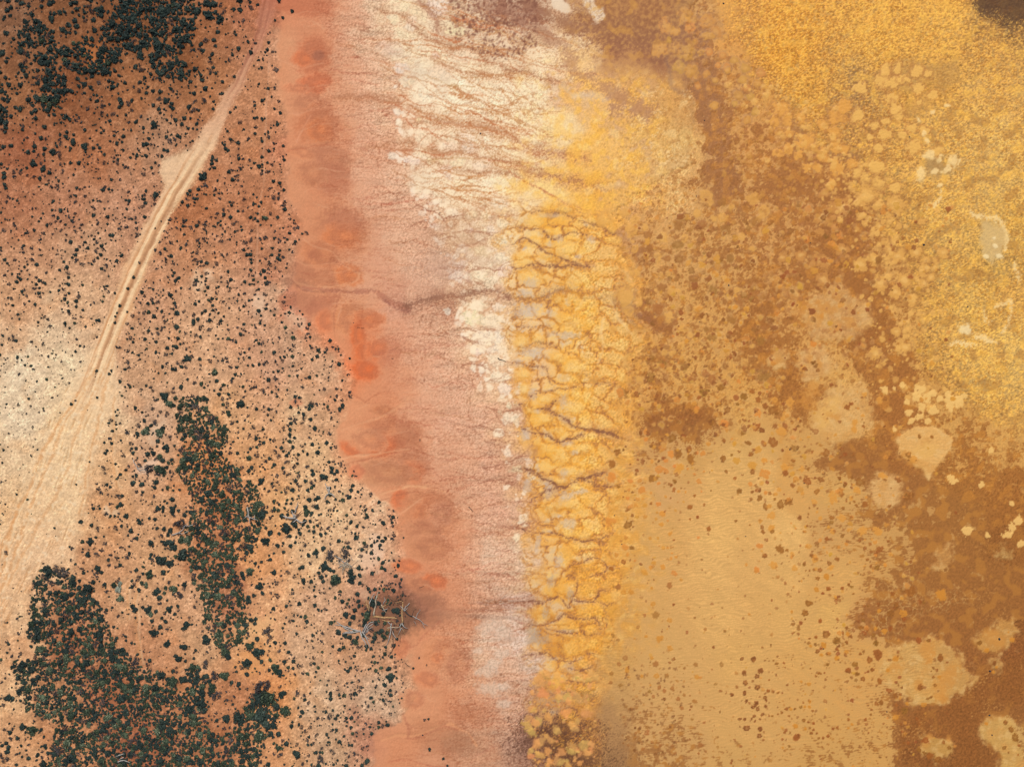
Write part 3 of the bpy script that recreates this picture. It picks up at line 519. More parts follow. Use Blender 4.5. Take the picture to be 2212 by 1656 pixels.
put((slice(None), slice(None)), uz * ss(.25, .7, fbm(X, Y, 7, 2, 123)) * ss(1220, 1350, X), (160, 108, 56), .35)
put((slice(None), slice(None)), uz * ss(.1, .5, fbm(X, Y, 18, 3, 211)) * (1 - ss(1400, 1470, X)), (250, 190, 84), .5)
put((slice(None), slice(None)), uz * ss(.3, .7, fbm(X, Y, 30, 3, 213)), (251, 216, 152), .35)
put((slice(None), slice(None)), uz * ss(.3, .7, fbm(X, Y, 13, 3, 215)) * ss(1300, 1400, X), (184, 130, 74), .5)
RGB *= (1 + uz * NG * .12)[..., None]
for t, w, c, a, g in (("1140,10 1200,40 1290,68 1380,90 1450,104 1510,135", [16, 18, 22, 24, 22, 18], (158, 108, 78), .72, 18)
                      , ("1250,20 1330,46 1420,56 1500,60", [10, 16, 18, 14], (166, 116, 76), .4, 18), ("1090,30 1140,55 1190,85 1230,122 1258,160 1300,192 1345,218 1400,240", [14, 13, 12, 10, 12, 18, 22, 14], (172, 122, 94), .55, 16), ("1500,60 1525,150 1540,240 1556,330 1580,420", [20, 30, 26, 26, 24], (156, 110, 82), .8, 6), ("1040,10 1090,20 1140,30", [20, 24, 20], (160, 112, 90), .5, 22), ("1270,30 1330,60 1420,70", [14, 26, 24], (164, 114, 78), .5, 16),
                      ("1440,120 1446,160 1452,190 1480,205", [3, 3.5, 3], (150, 116, 96), .6, 2), ("1215,182 1228,200 1256,210 1300,218", [4, 5, 5], (226, 200, 170), .55, 3), ("1660,420 1720,400 1790,390 1830,400 1840,460 1870,520", [6, 10, 14, 18, 20, 14], (160, 106, 64), .6, 8), ("1760,330 1800,350 1830,400", [8, 10, 10], (164, 110, 68), .55, 8)):
    stroke(P(t), w, c, a, 9, 10, g)
for t in ("1196,-20 1210,10 1226,24", "1262,-20 1278,15 1292,36"):
    stroke(P(t), [13, 14, 8], (240, 216, 184), .9, 5, 6, 5.)
for _ in range(700):                                  # silt specks at the top of the salt
    x0, y0 = 970 + rs.rand() ** .8 * 190, rs.rand() ** 1.3 * 130
    if y0 > 140 - abs(x0 - 1080) * .5: continue
    r = .9 + rs.rand() * 1.8
    blob(x0, y0, r * 1.3, r, rs.rand() * 3, (132, 86, 68), .35 + .35 * rs.rand(), .5, .4)

_og = ss(-20, 10, dD) * (1 - ss(20, 110, dD + NV * 50)) * ss(430, 520, Y) * (1 - ss(1350, 1480, Y))
put((slice(None), slice(None)), _og * ss(-.3, .5, fbm(X, Y, 24, 3, 221) + .1), (222, 156, 66), .6)
put((slice(None), slice(None)), _og * ss(.1, .6, fbm(X, Y, 15, 3, 223)), (242, 192, 108), .5)
# ---- lake: brown shallows, tan sand, mats of algae
rip = np.sin((Y + fbm(X, Y, 40, 2, 131, ay=.5) * 7 + X * .09) * 1.05) * (.5 + .5 * ss(-.4, .4, NC))
tanm = mLake * ss(.60, .72, RGB[..., 0]) * ss(880, 1000, Y)
RGB *= (1 + mLake * (NH * .035 + NB * .02))[..., None]
RGB *= (1 + tanm * rip * .045)[..., None]
Z += tanm * rip * .012
st2 = fbm(X * .8 + Y * .6, Y * .8 - X * .6, 60, 3, 133, ay=.25)
RGB *= (1 + tanm * st2 * .035)[..., None]

def region(t, col, a, feather, rough, fine=6., c=None, r=None):
    pts = TL(c, r, t) if c is not None else P(t)
    s, m, sd = poly(pts, feather, rough, fine, 60)
    put(s, m, col, a)
    return s, m, sd
region("950,50 1200,100 1500,-100 2400,-100 2400,330 2000,420 1800,560 1700,740 1560,600 1400,520 1260,580 1180,660 1050,640 1030,540 870,450 900,300", (164, 110, 56), .75, 7, 14, 5, 3, 3)
region("1280,1150 1500,1110 1700,1010 1780,850 1900,780 2400,600 2400,1300 2100,1240 1950,1210 1840,1300 1880,1440 2000,1530 2000,1900 1560,1900 1600,1480 1560,1400 1400,1370 1280,1400 1260,1300", (148, 93, 45), .75, 7, 14, 5, 3, 3)
region("330,700 500,640 780,600 1000,480 1100,480 1130,600 1220,690 1330,760 1370,850 1280,1000 1150,1100 1100,1200 950,1200 850,1110 1000,1120 1130,1000 1160,870 1080,790 880,820 620,780", (160, 104, 55), .75, 6, 12, 5, 3, 2)
region("1120,300 1350,200 1560,260 1740,290 1750,420 1600,550 1430,470 1300,500 1180,420", (150, 94, 50), .7, 8, 16, 14, 2, 2)
region("1160,1380 1300,1310 1440,1400 1420,1480 1300,1530 1150,1500", (150, 92, 48), .5, 10, 14, 16, 2, 1)
region("1100,1000 1250,1020 1330,1080 1410,1180 1380,1270 1240,1250 1150,1180", (158, 106, 78), .75, 8, 10, 8, 2, 1)
region("860,330 960,310 1100,400 1180,480 1100,560 960,480", (172, 126, 96), .7, 10, 12, 6, 2, 1)
stroke(P("1819,440 1802,519 1839,564 1884,627 1909,702 1909,764 1960,800"), [16, 30, 22, 20, 26, 26, 26], (160, 106, 58), .7, 10, 12, 8.)
region("190,660 410,660 400,800 300,880 200,760", (160, 106, 60), .6, 8, 10, 8, 3, 1)
region("240,100 560,20 420,200 320,330 230,300", (160, 108, 60), .65, 8, 10, 10, 3, 2)
region("600,60 900,80 1000,150 700,200 560,160", (164, 110, 66), .5, 10, 12, 14, 3, 1)
# upper right: bright grainy algal scum, grey gaps
ur = mLake * ss(0, 60, (X - np.interp(Y, [0, 200, 330, 450, 600, 800, 900, 1000], [1540, 1610, 1760, 1850, 1930, 1960, 2080, 2240])) + W1x * 30 + NA * 12) * (1 - ss(860, 1000, Y))
g1 = fbm(X, Y, 5.5, 3, 141, ay=.62); g2 = fbm(X, Y, 16, 3, 143, ay=.8)
RGB *= (1 + ur * (np.clip(g1, -.8, .8) * .26 + np.clip(g2, -.8, .8) * .10 + NH * .10))[..., None]
put((slice(None), slice(None)), ur * ss(.1, .45, g1 + g2 * .4), (246, 192, 92), .62)
put((slice(None), slice(None)), ur * ss(.62, .95, ridge(7.5, 177, .6)) * ss(-.5, .4, fbm(X, Y, 70, 2, 147) + (1 - ss(1750, 2000, X)) * .5), (168, 100, 24), .55)
put((slice(None), slice(None)), ur * ss(.15, .55, fbm(X, Y, 26, 3, 179)), (242, 188, 88), .45)
put((slice(None), slice(None)), ur * ss(.2, .6, fbm(X, Y, 34, 3, 181)) * ss(1640, 1760, X) * ss(150, 260, Y), (170, 122, 66), .5)
grey = ur * ss(.18, .55, fbm(X, Y, 9, 3, 149) + .5 * fbm(X, Y, 80, 2, 151) - .12 + ss(1950, 2200, X) * .14 - ss(1, 0, ss(1600, 1900, X)) * .1)
put((slice(None), slice(None)), grey, (176, 150, 108), .3)
sky_specks = ur * ss(.3, .6, fbm(X, Y, 6, 2, 153) + .5 * fbm(X, Y, 60, 2, 155) - .15) * ss(1930, 2050, X) * ss(220, 330, Y)  # specks of sky reflection, painted into the lake colour
put((slice(None), slice(None)), sky_specks, (144, 128, 98), .3)
RGB = RGB * (1 + ur[..., None] * np.array([.02, .005, -.07], np.float32))
Z += ur * g1 * .03
region("950,660 1040,590 1160,520 1340,520 1540,560 1620,560 1610,700 1560,760 1540,860 1420,750 1200,790 1020,740", (180, 138, 82), .5, 14, 14, 8, 3, 0)
region("1230,880 1420,850 1400,960 1300,1000 1180,980", (184, 138, 80), .45, 14, 14, 8, 3, 0)
region("1340,1320 1500,1380 1560,1500 1440,1540 1380,1480", (176, 142, 92), .65, 8, 8, 5, 3, 0)
region("1790,-100 2400,-100 2400,180 2100,200 1960,160 1800,130", (88, 62, 44), .8, 8, 12, 16, 3, 0)
for t in ("500,930 700,960 640,1020 480,1010", "210,1060 330,1130 250,1330 210,1200", "300,1300 420,1340 560,1360 420,1480 280,1400", "560,1320 780,1300 820,1360 640,1380"):
    region(t, (158, 110, 72), .6, 8, 10, 6, 3, 0)

# lacy borders: the brown mats break up into clumps where they meet the sand
L_ = RGB[..., 0] * .5 + RGB[..., 1] * .5
t_ = np.clip((.73 - L_) / (.73 - .47), 0, 1)
fa1, fa2, _ = worley(X + W1x * 12 + NA * 3, Y + W1y * 12 + NA * 3, 15, 12, 41)
fb1, fb2, _ = worley(X + W1x * 6 + NB * 1.5, Y + W1y * 6 + NB * 1.5, 7.5, 6.5, 43)
lace = (.5 - fa1) * .9 + (.45 - fb1) * .55 + fbm(X, Y, 22, 3, 201) * .55 + NH * .06
ml = ss(.40, .56, t_ + lace * .55)
lz = mLake * (1 - .9 * ur) * ss(1330, 1400, X) * np.clip(4 * t_ * (1 - t_), 0, 1) ** .5
deep = ss(1150, 1500, Y) * ss(1750, 2000, X)
put((slice(None), slice(None)), lz * ml, np.stack([.625 - .05 * deep, .405 - .05 * deep, .20 - .02 * deep], -1), .62)
put((slice(None), slice(None)), lz * (1 - ml), (223, 173, 102), .5)
put((slice(None), slice(None)), lz * ml * ss(.05, .4, fbm(X, Y, 26, 2, 203)), (206, 140, 60), .45)
# blistered mats: round patches of every size over the brown shallows
bz = .8 * mLake * (1 - ss(860, 960, Y + W1y * 40 - np.maximum(0, X - 1750) * .5)) * (1 - .85 * ur)
for sc_, sd_, thr, a_ in ((30, 31, .50, .55), (17, 33, .46, .8), (11, 35, .42, .7)):
    f1, f2, ci = worley(X + NA * 1.2 + W1x * 8, Y + NB * 1.2 + W1y * 8, sc_, sc_ * .92, sd_)
    rr1 = RT1[(ci * 13 + 7) & 255]; rr2 = RT2[(ci * 17 + 3) & 255]
    dens = ss(-.35, .35, fbm(X, Y, 90, 2, 183 + sd_) + .1)
    rad = thr * (.3 + .6 * rr1)
    disc = bz * dens * (rr2 > .28) * (1 - ss(rad - .07, rad + .02, f1 + NH * .04))
    rimm = bz * dens * (rr2 > .28) * np.exp(-((f1 - rad) / .055) ** 2)
    warm = ss(.45, .55, rr1 * .6 + .4 * RT3[(ci * 5 + 1) & 255])
    ctr = np.stack([np.where(rr2 > .78, .84, .60), np.where(rr2 > .78, .59, .385), np.where(rr2 > .78, .27, .18)], -1)
    put((slice(None), slice(None)), disc * a_, ctr, .8)
    put((slice(None), slice(None)), rimm * a_, (222, 168, 98), .3)
    put((slice(None), slice(None)), disc * np.exp(-((f1 - rad + .1) / .07) ** 2) * a_, (146, 92, 46), .5)
    Z += disc * .02
RGB = RGB * (1 + bz[..., None] * np.array([.035, .01, -.06], np.float32))
RGB *= (1 + bz * (NH * .05 + np.clip(gr, -.8, .8) * .07))[..., None]
# bright clumps floating in the upper lake
def clump(x0, y0, r, c, a=.8, piece=True, halo=None, ring=0., rough=.35, asp=None):
    asp = asp or (.75 + .5 * rs.rand()); r = r * 1.12
    rot = rs.rand() * 3
    if halo: blob(x0, y0, r * 1.35 * asp, r * 1.35, rot, halo, .5, .35, rough)
    blob(x0, y0, r * asp, r, rot, c, min(1, a * 1.18), .13, rough, .02, 'algae_clump' if piece else None, ring, .12)
def tl4(c, r, s):
    v = [float(t) for t in s.split()]
    return [(553 * c + v[i] / 4, 414 * r + v[i + 1] / 4, v[i + 2] / 4) for i in range(0, len(v), 3)]
for x0, y0, r in tl4(2, 0, "1320 225 60 1420 270 40 1500 150 70 1690 190 60 1760 270 45 1540 235 40 1850 320 20 1700 310 40 1450 580 50 1550 615 55 1500 460 60 1400 420 50 1280 430 60 1680 640 32 1700 450 32 1640 460 28 1820 475 34 1855 585 34 1920 520 28 1755 690 24 1605 745 30 1700 770 18 2020 590 34 2000 690 36 2030 760 28 1960 830 36 2060 830 30 1930 890 26 2100 960 30 2030 1040 36 1590 360 22 1860 610 24 1360 350 24 2150 630 36 2130 720 30 1750 910 34 1780 560 24"):
    clump(x0, y0, r, (214 - rs.rand() * 14, 150 - rs.rand() * 14, 68), .75, True, (176, 128, 84), .25)
    blob(x0, y0, r * .55, r * .5, 0, (230, 172, 90), .45, .6, .4)
for x0, y0, r in tl4(3, 0, "110 950 60 170 1040 50 290 1010 45 100 1140 28 180 1150 40 310 1220 70 400 1280 30 480 1280 24 260 1340 40 470 1340 44 520 1380 30 590 1270 50 660 1290 34 420 1450 36 340 1450 30 720 1410 46 860 1420 30 940 1440 50 770 1500 40 850 1560 50 600 1450 60 480 1080 40 570 1130 44 610 1000 70 780 1000 50 660 930 55 800 770 44 1080 850 50 1000 690 50 1080 715 44 1170 680 36 1210 690 30 1290 610 40 1020 600 36 1120 590 40 1390 640 30 1300 760 40 1420 820 40 1130 980 44 1310 880 30 925 1090 30 1000 1160 40 1240 1100 36 1160 1170 30 1350 1130 40 1260 1270 50 1100 930 40 960 1280 40 880 1170 30 1020 1050 30 540 1600 40 1100 1630 44 950 1590 50 1470 1300 40 100 1320 44 180 1290 40 60 1060 44"):
    c = (240, 186, 96) if x0 > 1850 else (230, 164, 76)
    clump(x0, y0, r, c, .72, True, (178, 118, 62), rough=.5)
for x0, y0, r in tl4(3, 0, "1400 1340 50 1600 1400 60 1320 1500 60 1540 1470 34 1440 1480 30 1480 1380 30 1380 1210 30 1350 1150 24 1300 1030 24 1550 910 20 1430 970 24 1500 1340 20 1660 1380 24 1490 1600 24"):
    blob(x0, y0, r, r * .7, rs.rand() * 3, (250, 214, 146), .8, .4, .6, .03)
for x0, y0, r in tl4(3, 1, "850 40 90 1100 110 70 950 120 40 490 20 40 630 130 80 800 210 40 840 270 26 1040 200 30 960 300 40 1130 300 30 1000 260 20 1060 260 20 440 230 34 510 250 28 560 220 26 570 310 34 450 350 28 1010 430 30 1050 500 36 1120 560 50 910 590 50 800 630 50 640 500 50 690 555 16 1280 530 44 1360 600 36 1450 590 26 1510 530 44 1370 660 36 970 790 60 1180 760 60 1350 790 50 1410 740 34 1100 870 40 1010 980 16 1015 930 12 990 880 14 980 1030 16 850 760 10 640 670 20 1250 940 50 1330 710 30 1330 260 30 460 600 60 380 620 24 120 570 40 280 550 44 470 760 50 200 680 20 240 890 40 140 890 34 750 1000 36 840 1000 34 860 1140 50 820 1060 40 1000 1460 36 1180 1350 44 760 1370 20 930 1400 50 1110 1210 36"):
    c = (228, 170, 86) if x0 > 1850 else (206, 144, 74)
    clump(x0, y0, r, c, .7, True, (152, 98, 52), rough=.45)
    if r > 8: blob(x0 + 1, y0 - 1, r * .5, r * .42, 0, (244, 196, 116), .5, .6, .5)
for _ in range(420):                                  # crumbs at the rim of the scum
    t = rs.rand()
    yv = 180 + 720 * t
    xm = np.interp(yv, [180, 330, 450, 600, 700, 780, 900], [1640, 1790, 1870, 1925, 1950, 1975, 2030])
    x0 = xm + rs.randn() * 45
    r = 1.5 + rs.rand() ** 2 * 5
    blob(x0, yv, r * 1.2, r, rs.rand() * 3, (232, 176, 92), .55 + .35 * rs.rand(), .35, .5, .02)
for x0, y0, r in tl4(3, 2, "1160 10 20 1010 60 26 1090 40 16 1280 110 30 1210 160 20 1320 60 40 1380 130 40 1430 90 30 1330 210 30 1440 230 30 1220 260 30 1310 290 24 1240 320 24 1380 320 22 1590 170 50 1640 160 40 1690 100 30 1560 90 30 1490 130 24 1100 400 20 1930 570 24 1600 830 30 1850 870 22 2110 1240 40 2070 1310 34 2160 1190 30 2190 1390 30 1900 1310 22 2110 1040 22 1720 1280 34"):
    clump(x0, y0, r, (240, 192, 112), .75, False, None, rough=.55)
# pale crescents
for t, w in (("1500,-10 1480,60 1460,100 1400,120", [4, 5, 6]), ("1740,160 1830,200 1950,230 2030,260 2070,350 2085,430 2075,500", [2, 4, 5, 7, 6, 5]), ("2150,640 2165,700 2160,770", [4]), ("1790,1240 1850,1230 1900,1290 2000,1330", [4, 6, 4]), ("1990,980 2080,960 2090,1060 2070,1100", [3, 4]), ("1560,1310 1660,1290 1780,1310", [4]), ("2020,1230 2060,1160", [5]), ("1890,1000 1900,1090", [4])):
    stroke(TL(3, 1, t), np.array(w) * .75, (248, 214, 148), .8, 3, 10, 7.)
s, m, sd = region("1860,240 2040,290 2080,420 2030,520 1950,610 1870,560 1850,400", (216, 182, 122), .8, 8, 8, 3, 3, 1)
for x0, y0, r in tl4(3, 1, "1700 1190 52 1960 400 20 1970 470 20 2010 560 30 1890 560 24"):
    blob(x0, y0, r, r * .8, .4, (248, 222, 166), .8, .35, .5, .03)

_tc = ss(1200, 1260, X + NV * 20) * (1 - ss(1500, 1560, X + NV * 20)) * (1 - ss(110, 170, Y + NV * 20))
_tn = fbm(X, Y, 8, 3, 225) + NH * .25
put((slice(None), slice(None)), _tc * ss(.1, .5, _tn), (206, 152, 88), .5)
put((slice(None), slice(None)), _tc * ss(.1, .5, -_tn), (140, 92, 64), .4)
put((slice(None), slice(None)), _tc * ss(.25, .6, fbm(X, Y, 26, 2, 227)), (218, 158, 76), .45)
# sandbanks under a hand of water
SB = []
def bank(t, c, r, col, a=.95, feather=3., rough=9, fine=2.5, keep=True):
    s, m, sd = region(t, col, a, feather * 1.3, rough * 1.15, fine * .45, c, r)
    put(s, np.exp(-(np.maximum(sd, -30) / 7.) ** 2) * ss(-.3, .4, NA[s]), (226, 180, 112), .25)
    put(s, m * ss(.15, .6, NV[s] + NA[s] * .4), (206, 146, 74), .45)
    put(s, m * ss(.2, .7, NA[s] - NV[s] * .5), (228, 188, 124), .35)
    RGB[s] *= (1 + m * (NH[s] * .035 + rip[s] * .03))[..., None]
    Z[s] += m * .05
    if keep: SB.append((s, m))
bank("1110,490 1170,420 1280,370 1420,370 1540,420 1610,490 1570,590 1490,690 1430,760 1390,840 1330,740 1230,680 1150,600", 3, 2, (226, 173, 100), .95, 2.5, 3, 2.)
bank("520,100 600,0 800,0 870,120 920,250 900,350 800,450 600,520 500,500 400,400 480,300", 3, 2, (220, 170, 102), .75, 11, 7, 5)
bank("880,950 900,870 960,790 1070,780 1150,850 1150,950 1110,1050 1010,1090 920,1040", 3, 2, (222, 172, 106), .85, 6, 6, 4)
bank("300,1060 400,900 560,810 700,850 870,980 910,1120 800,1230 560,1290 400,1270", 3, 1, (212, 162, 100), .72, 8, 8, 4)
bank("240,1500 300,1400 400,1340 500,1370 560,1440 560,1540 460,1600 300,1600", 3, 1, (214, 164, 102), .8, 7, 9, 4)
bank("10,1450 60,1370 150,1370 190,1430 160,1510 60,1550", 3, 1, (216, 164, 96), .8, 6, 8, 3)
bank("1050,700 1250,600 1400,540 1550,620 1700,750 1750,880 1700,1000 1550,1090 1300,1130 1200,1080 1050,950 980,800", 3, 3, (208, 160, 90), .8, 6, 12, 5)
bank("1780,580 1850,480 1980,410 2090,360 2150,480 2130,620 1980,680 1850,670", 3, 3, (202, 148, 78), .8, 5, 10, 4)
bank("1900,780 1950,700 2030,740 2020,800 1950,850", 3, 3, (188, 142, 80), .75, 4, 8, 3, False)
bank("1320,1420 1420,1370 1560,1400 1600,1470 1560,1560 1450,1600 1350,1550", 3, 3, (200, 152, 80), .85, 5, 10, 4)
bank("1840,1300 1960,1230 2100,1260 2180,1380 2230,1680 2000,1680 2000,1530 1890,1440", 3, 3, (206, 160, 88), .85, 5, 10, 4)
bank("1460,1460 1540,1420 1640,1440 1600,1540 1500,1600 1400,1580", 3, 2, (196, 142, 78), .75, 5, 10, 4, False)
bank("1980,1480 2050,1430 2130,1450 2110,1510 2020,1530", 3, 2, (188, 144, 82), .7, 5, 10, 4, False)
for x0, y0, r, c in ((2000, 975, 26, 0), (1960, 985, 16, 1), (1975, 995, 14, 1), (1800, 880, 22, 0), (1778, 900, 26, 0), (1750, 850, 30, 1), (1740, 665, 24, 1), (1760, 690, 22, 1), (1783, 665, 24, 1), (1835, 695, 20, 1), (1808, 640, 14, 1), (1750, 770, 14, 1), (1770, 785, 10, 1), (1675, 780, 14, 1), (1730, 810, 12, 1), (2005, 1400, 26, 1), (2052, 1460, 28, 1), (2030, 1490, 24, 1), (1935, 1440, 18, 1), (1985, 1480, 16, 1), (2035, 1510, 18, 1), (2010, 1420, 14, 1), (2003, 1600, 14, 1), (2150, 1380, 24, 1), (2050, 1598, 10, 1), (1800, 900, 14, 1), (1690, 935, 16, 1), (1700, 995, 20, 1)):
    blob(x0, y0, r, r * .55, rs.rand() * 3, ((228, 176, 96), (208, 142, 66))[c], .6, .5, .5, grain=.2)
# pale veins of water between the dark mats
_f1, _f2, _ = worley(X + W1x * 14 + NA * 4, Y + W1y * 12 + NA * 4, 16, 13, 37)
_vz = poly(TL(3, 3, "860,420 900,200 1000,60 1300,80 1500,160 1760,140 1800,240 1500,300 1300,330 1220,420 1120,540 1000,560 880,560"), 22, 14, 4)
put(_vz[0], _vz[1] * (1 - ss(.03, .17, _f2 - _f1)[_vz[0]]) * ss(-.6, .1, NV[_vz[0]]), (208, 160, 94), .75)
stroke(P("1302,690 1300,720 1308,740 1300,770 1292,790"), [2], (248, 206, 138), .7, 2.5, 5, 1.5)
stroke(P("1318,648 1335,690 1350,705 1362,720"), [3], (246, 206, 140), .6, 3, 5, 2.)

# brown and orange mats, traced
BR = (150, 92, 44); OG = (206, 136, 52)
for x0, y0, r in tl4(3, 3, "430 30 20 520 120 22 420 120 24 510 20 26 700 80 14 730 100 14 645 115 14 740 160 12 780 238 14 350 245 28 205 318 15 320 325 30 320 382 12 450 395 20 835 265 10 820 335 15 825 385 15 865 265 10 680 450 12 800 455 22 830 500 20 860 470 18 415 535 18 500 515 32 360 545 10 350 585 14 370 610 12 480 605 24 430 655 20 465 690 16 520 680 18 600 640 20 680 665 18 680 580 16 690 510 18 650 500 16 720 530 20 590 570 34 800 680 15 950 690 38 880 730 28 940 590 32 910 520 20 930 460 18 970 515 16 1010 480 24 1060 460 20 1000 390 24 960 310 24 1060 330 32 1110 270 32 1170 330 40 1180 380 20 955 250 20 1080 160 20 1230 140 50 1310 230 24 1350 235 16 1500 170 44 1310 565 24 1390 560 24 1100 720 24 750 770 22 820 895 18 690 820 24 770 850 24 600 720 24 520 770 20 80 765 14 140 760 11 95 800 8 150 795 10 50 735 7 10 740 7 440 845 12 415 870 12 490 845 7 460 850 9 10 905 10 360 940 15 305 1000 8 285 920 14 45 1010 16 5 1000 14 90 1015 12 160 1155 16 195 1155 14 235 1155 14 285 1140 14 320 1140 16 360 1140 16 305 1100 9 365 1090 14 390 1170 14 120 1185 12 90 1200 9 185 1215 14 40 1215 10 10 1215 10 340 1220 9 125 1320 12 145 1360 11 125 1415 11 185 1475 12 130 1490 12 240 1300 22 325 1330 12 395 1335 12 425 1360 10 375 1365 14 350 1270 14 310 1255 16 395 1280 12 250 1400 26 565 1325 16 600 1315 10 520 1390 12 480 1410 14 440 1410 12 700 1245 14 845 1245 14 695 1320 11 730 1290 11 895 1160 10 890 1205 9 1050 995 18 980 1100 22 940 1110 18 1100 1040 22 1160 970 12 1150 1030 14 1200 1110 20 1110 1120 18 1040 1120 20 1180 1170 32 1105 1230 26 1150 1285 12 1085 1320 11 1160 1350 12 1165 1390 20 1215 1450 16 1175 1450 14 1290 1240 18 1310 1280 20 905 815 18 1035 820 20 830 660 10 970 920 26 990 1010 10 1445 950 16 1380 1065 14 1410 1055 12 1490 690 14 1550 750 10 1490 720 30 1350 1120 24 1320 970 24 1410 830 10 1430 800 12 1460 820 14 1430 880 12 1480 880 16 1890 650 20 1830 585 20 2080 490 14 2110 560 20 1310 1500 24 1370 1430 34 1570 1490 18 1520 1440 18 1400 1560 26 1470 1590 30 1350 1530 20 1890 1280 18 2050 1270 18 2100 1330 26 2040 1490 18 2140 1400 34 2080 1530 9 2170 1470 12 2160 1550 10 1960 760 22 1980 790 16 1950 840 14"):
    ogg = rs.rand() < (.25 if x0 < 1850 else .15)
    clump(x0, y0, r * .85, OG if ogg else (148 + rs.rand() * 14, 90 + rs.rand() * 12, 42), .8, r > 2.2, None, .3 * (rs.rand() < .35), .4)
for x0, y0, r in tl4(2, 3, "1990 720 16 2090 730 26 2010 850 26 2150 830 24 2120 875 24 2010 930 28 2120 965 26 2010 1015 18 2070 1045 11 2140 1048 12 2025 1090 22 2110 1110 22 2080 1135 18 2125 1160 22 2195 1080 12 2190 1130 14 2095 1215 14 2165 1205 18 1965 1240 14 2015 1245 14 2070 1245 10 2100 1265 12 2145 1248 14 2060 1260 8 2025 1320 30 2145 1325 22 1970 1310 8 2140 1390 20 1815 770 18 1730 810 12 1585 770 20 1490 805 16 1900 1030 20 1800 1000 14 1760 940 16 1555 1245 14 1465 1145 22 1300 1205 16 1165 1310 20 1100 1330 14 1165 1360 26 1070 1365 14 1100 1420 24 1060 1405 20 1210 1450 14 1255 1450 14 1285 1470 14 1340 1465 18 1390 1475 14 1130 1500 20 1470 1470 9 1285 1360 9 1345 1320 12 1240 1270 8 1105 1185 18 1025 1155 18 985 1130 14 1740 1570 12 1905 1600 10 1645 1630 18 1660 1275 16 1630 1470 20 1780 1480 14 1390 985 22 1320 1000 18 1275 970 18 1190 1005 14 1220 1050 18 1340 870 24 1250 870 24 1120 870 14 1010 880 12 1205 715 20 1370 630 24 1060 545 10 1280 545 30 1240 345 30 1220 250 24 1360 95 34 1205 110 18 1465 40 14 1240 770 24 1000 820 24 1595 880 24 1670 465 16 1840 480 14 1540 1040 12 1440 1070 16 1580 1090 24 1490 1035 18 1030 150 30 920 100 24 960 150 24 1360 390 24 1150 350 18 1090 450 14 1160 530 14 870 520 24 920 560 20 930 770 20 980 715 20 830 620 16 860 850 18 850 930 20 940 950 18"):
    og = x0 > 1340 and y0 < 1480 and rs.rand() < .55 and x0 < 1560
    clump(x0, y0, r * .8, (OG if og else (160 + rs.rand() * 14, 104 + rs.rand() * 12, 54)) if y0 < 1400 or x0 < 1560 else (140, 84, 42), .65 if x0 < 1560 else .78, r > 2.2, None, .4 * (rs.rand() < .4), .5)
for x0, y0, r in tl4(2, 2, "960 80 50 1190 40 20 1310 130 20 1430 140 24 1240 180 16 1600 215 24 1200 315 20 1445 330 12 1160 420 24 1160 480 18 1380 470 34 1660 80 36 1800 30 36 2000 110 34 1950 180 18 2130 140 26 2080 75 18 1610 120 24 1700 130 12 1720 180 12 1770 190 18 1830 345 40 1730 340 30 1790 270 34 2000 420 24 2110 380 40 1860 230 30 2130 250 34 2190 200 30 2040 510 28 2180 520 28 2120 570 34 1830 490 18 1960 590 18 2070 610 22 1900 480 10 1780 450 12 1220 550 26 1300 560 34 1440 610 44 1370 610 28 1530 570 30 1600 600 16 1650 600 24 1550 650 34 1700 520 24 1330 670 20 1265 665 18 1275 740 34 1330 765 20 1435 740 44 1405 720 18 1520 740 10 1825 650 24 1940 660 30 1900 620 14 1850 760 18 2080 720 40 2190 780 40 2180 660 24 2080 760 30 1660 760 10 1580 785 12 1930 820 14 1615 845 22 1410 845 24 1210 820 28 1105 840 24 1270 860 16 1020 840 18 1060 885 12 985 860 10 1125 920 34 1010 920 14 1200 945 16 980 930 14 920 890 18 1400 920 18 1440 930 16 1580 970 14 1500 940 12 1640 935 12 1720 925 14 1960 930 26 2060 870 18 2100 880 12 2080 935 16 2120 920 20 2195 940 20 1000 990 16 1085 1000 20 1130 995 12 1330 980 14 1060 1055 22 1145 1055 24 1005 1080 26 1270 1040 24 1205 1040 14 1040 1140 16 1080 1150 16 1150 1150 18 1540 1070 22 1660 1055 16 1300 1120 26 1245 1170 14 1350 1185 16 1290 1220 22 1030 1200 16 1005 1220 34 1370 1295 18 980 1330 18 1195 1335 15 1265 1335 16 1615 1330 14 1700 1250 22 1540 1175 12 1310 1420 14 1345 1420 11 1400 1350 14 980 1410 30 1040 1420 20 1000 1480 18 960 1540 20 1385 1465 10 1375 1515 18 1420 1500 14 1060 1530 14 1110 1555 12 1200 1590 24 1300 1585 22 1230 1550 24 860 1600 22 1140 1630 24 1400 1640 24 2070 1000 18 2140 990 26 2195 1060 30 2150 1190 20 2165 1240 18 2170 1280 22 2060 1225 9 2150 1400 30 2190 1490 22 2030 1565 16 2120 1610 24 850 810 40 910 590 34 940 80 40 860 690 34 850 1190 40 900 1480 20"):
    og = rs.rand() < (.75 if x0 < 1440 else .5)
    clump(x0, y0, r * .85, (222 - rs.rand() * 14, 150 - rs.rand() * 16, 62) if og else (152 + rs.rand() * 16, 94 + rs.rand() * 12, 44), .75, r > 2.5, (222, 176, 112) if rs.rand() < .5 else None, .3 * (rs.rand() < .4), .45)
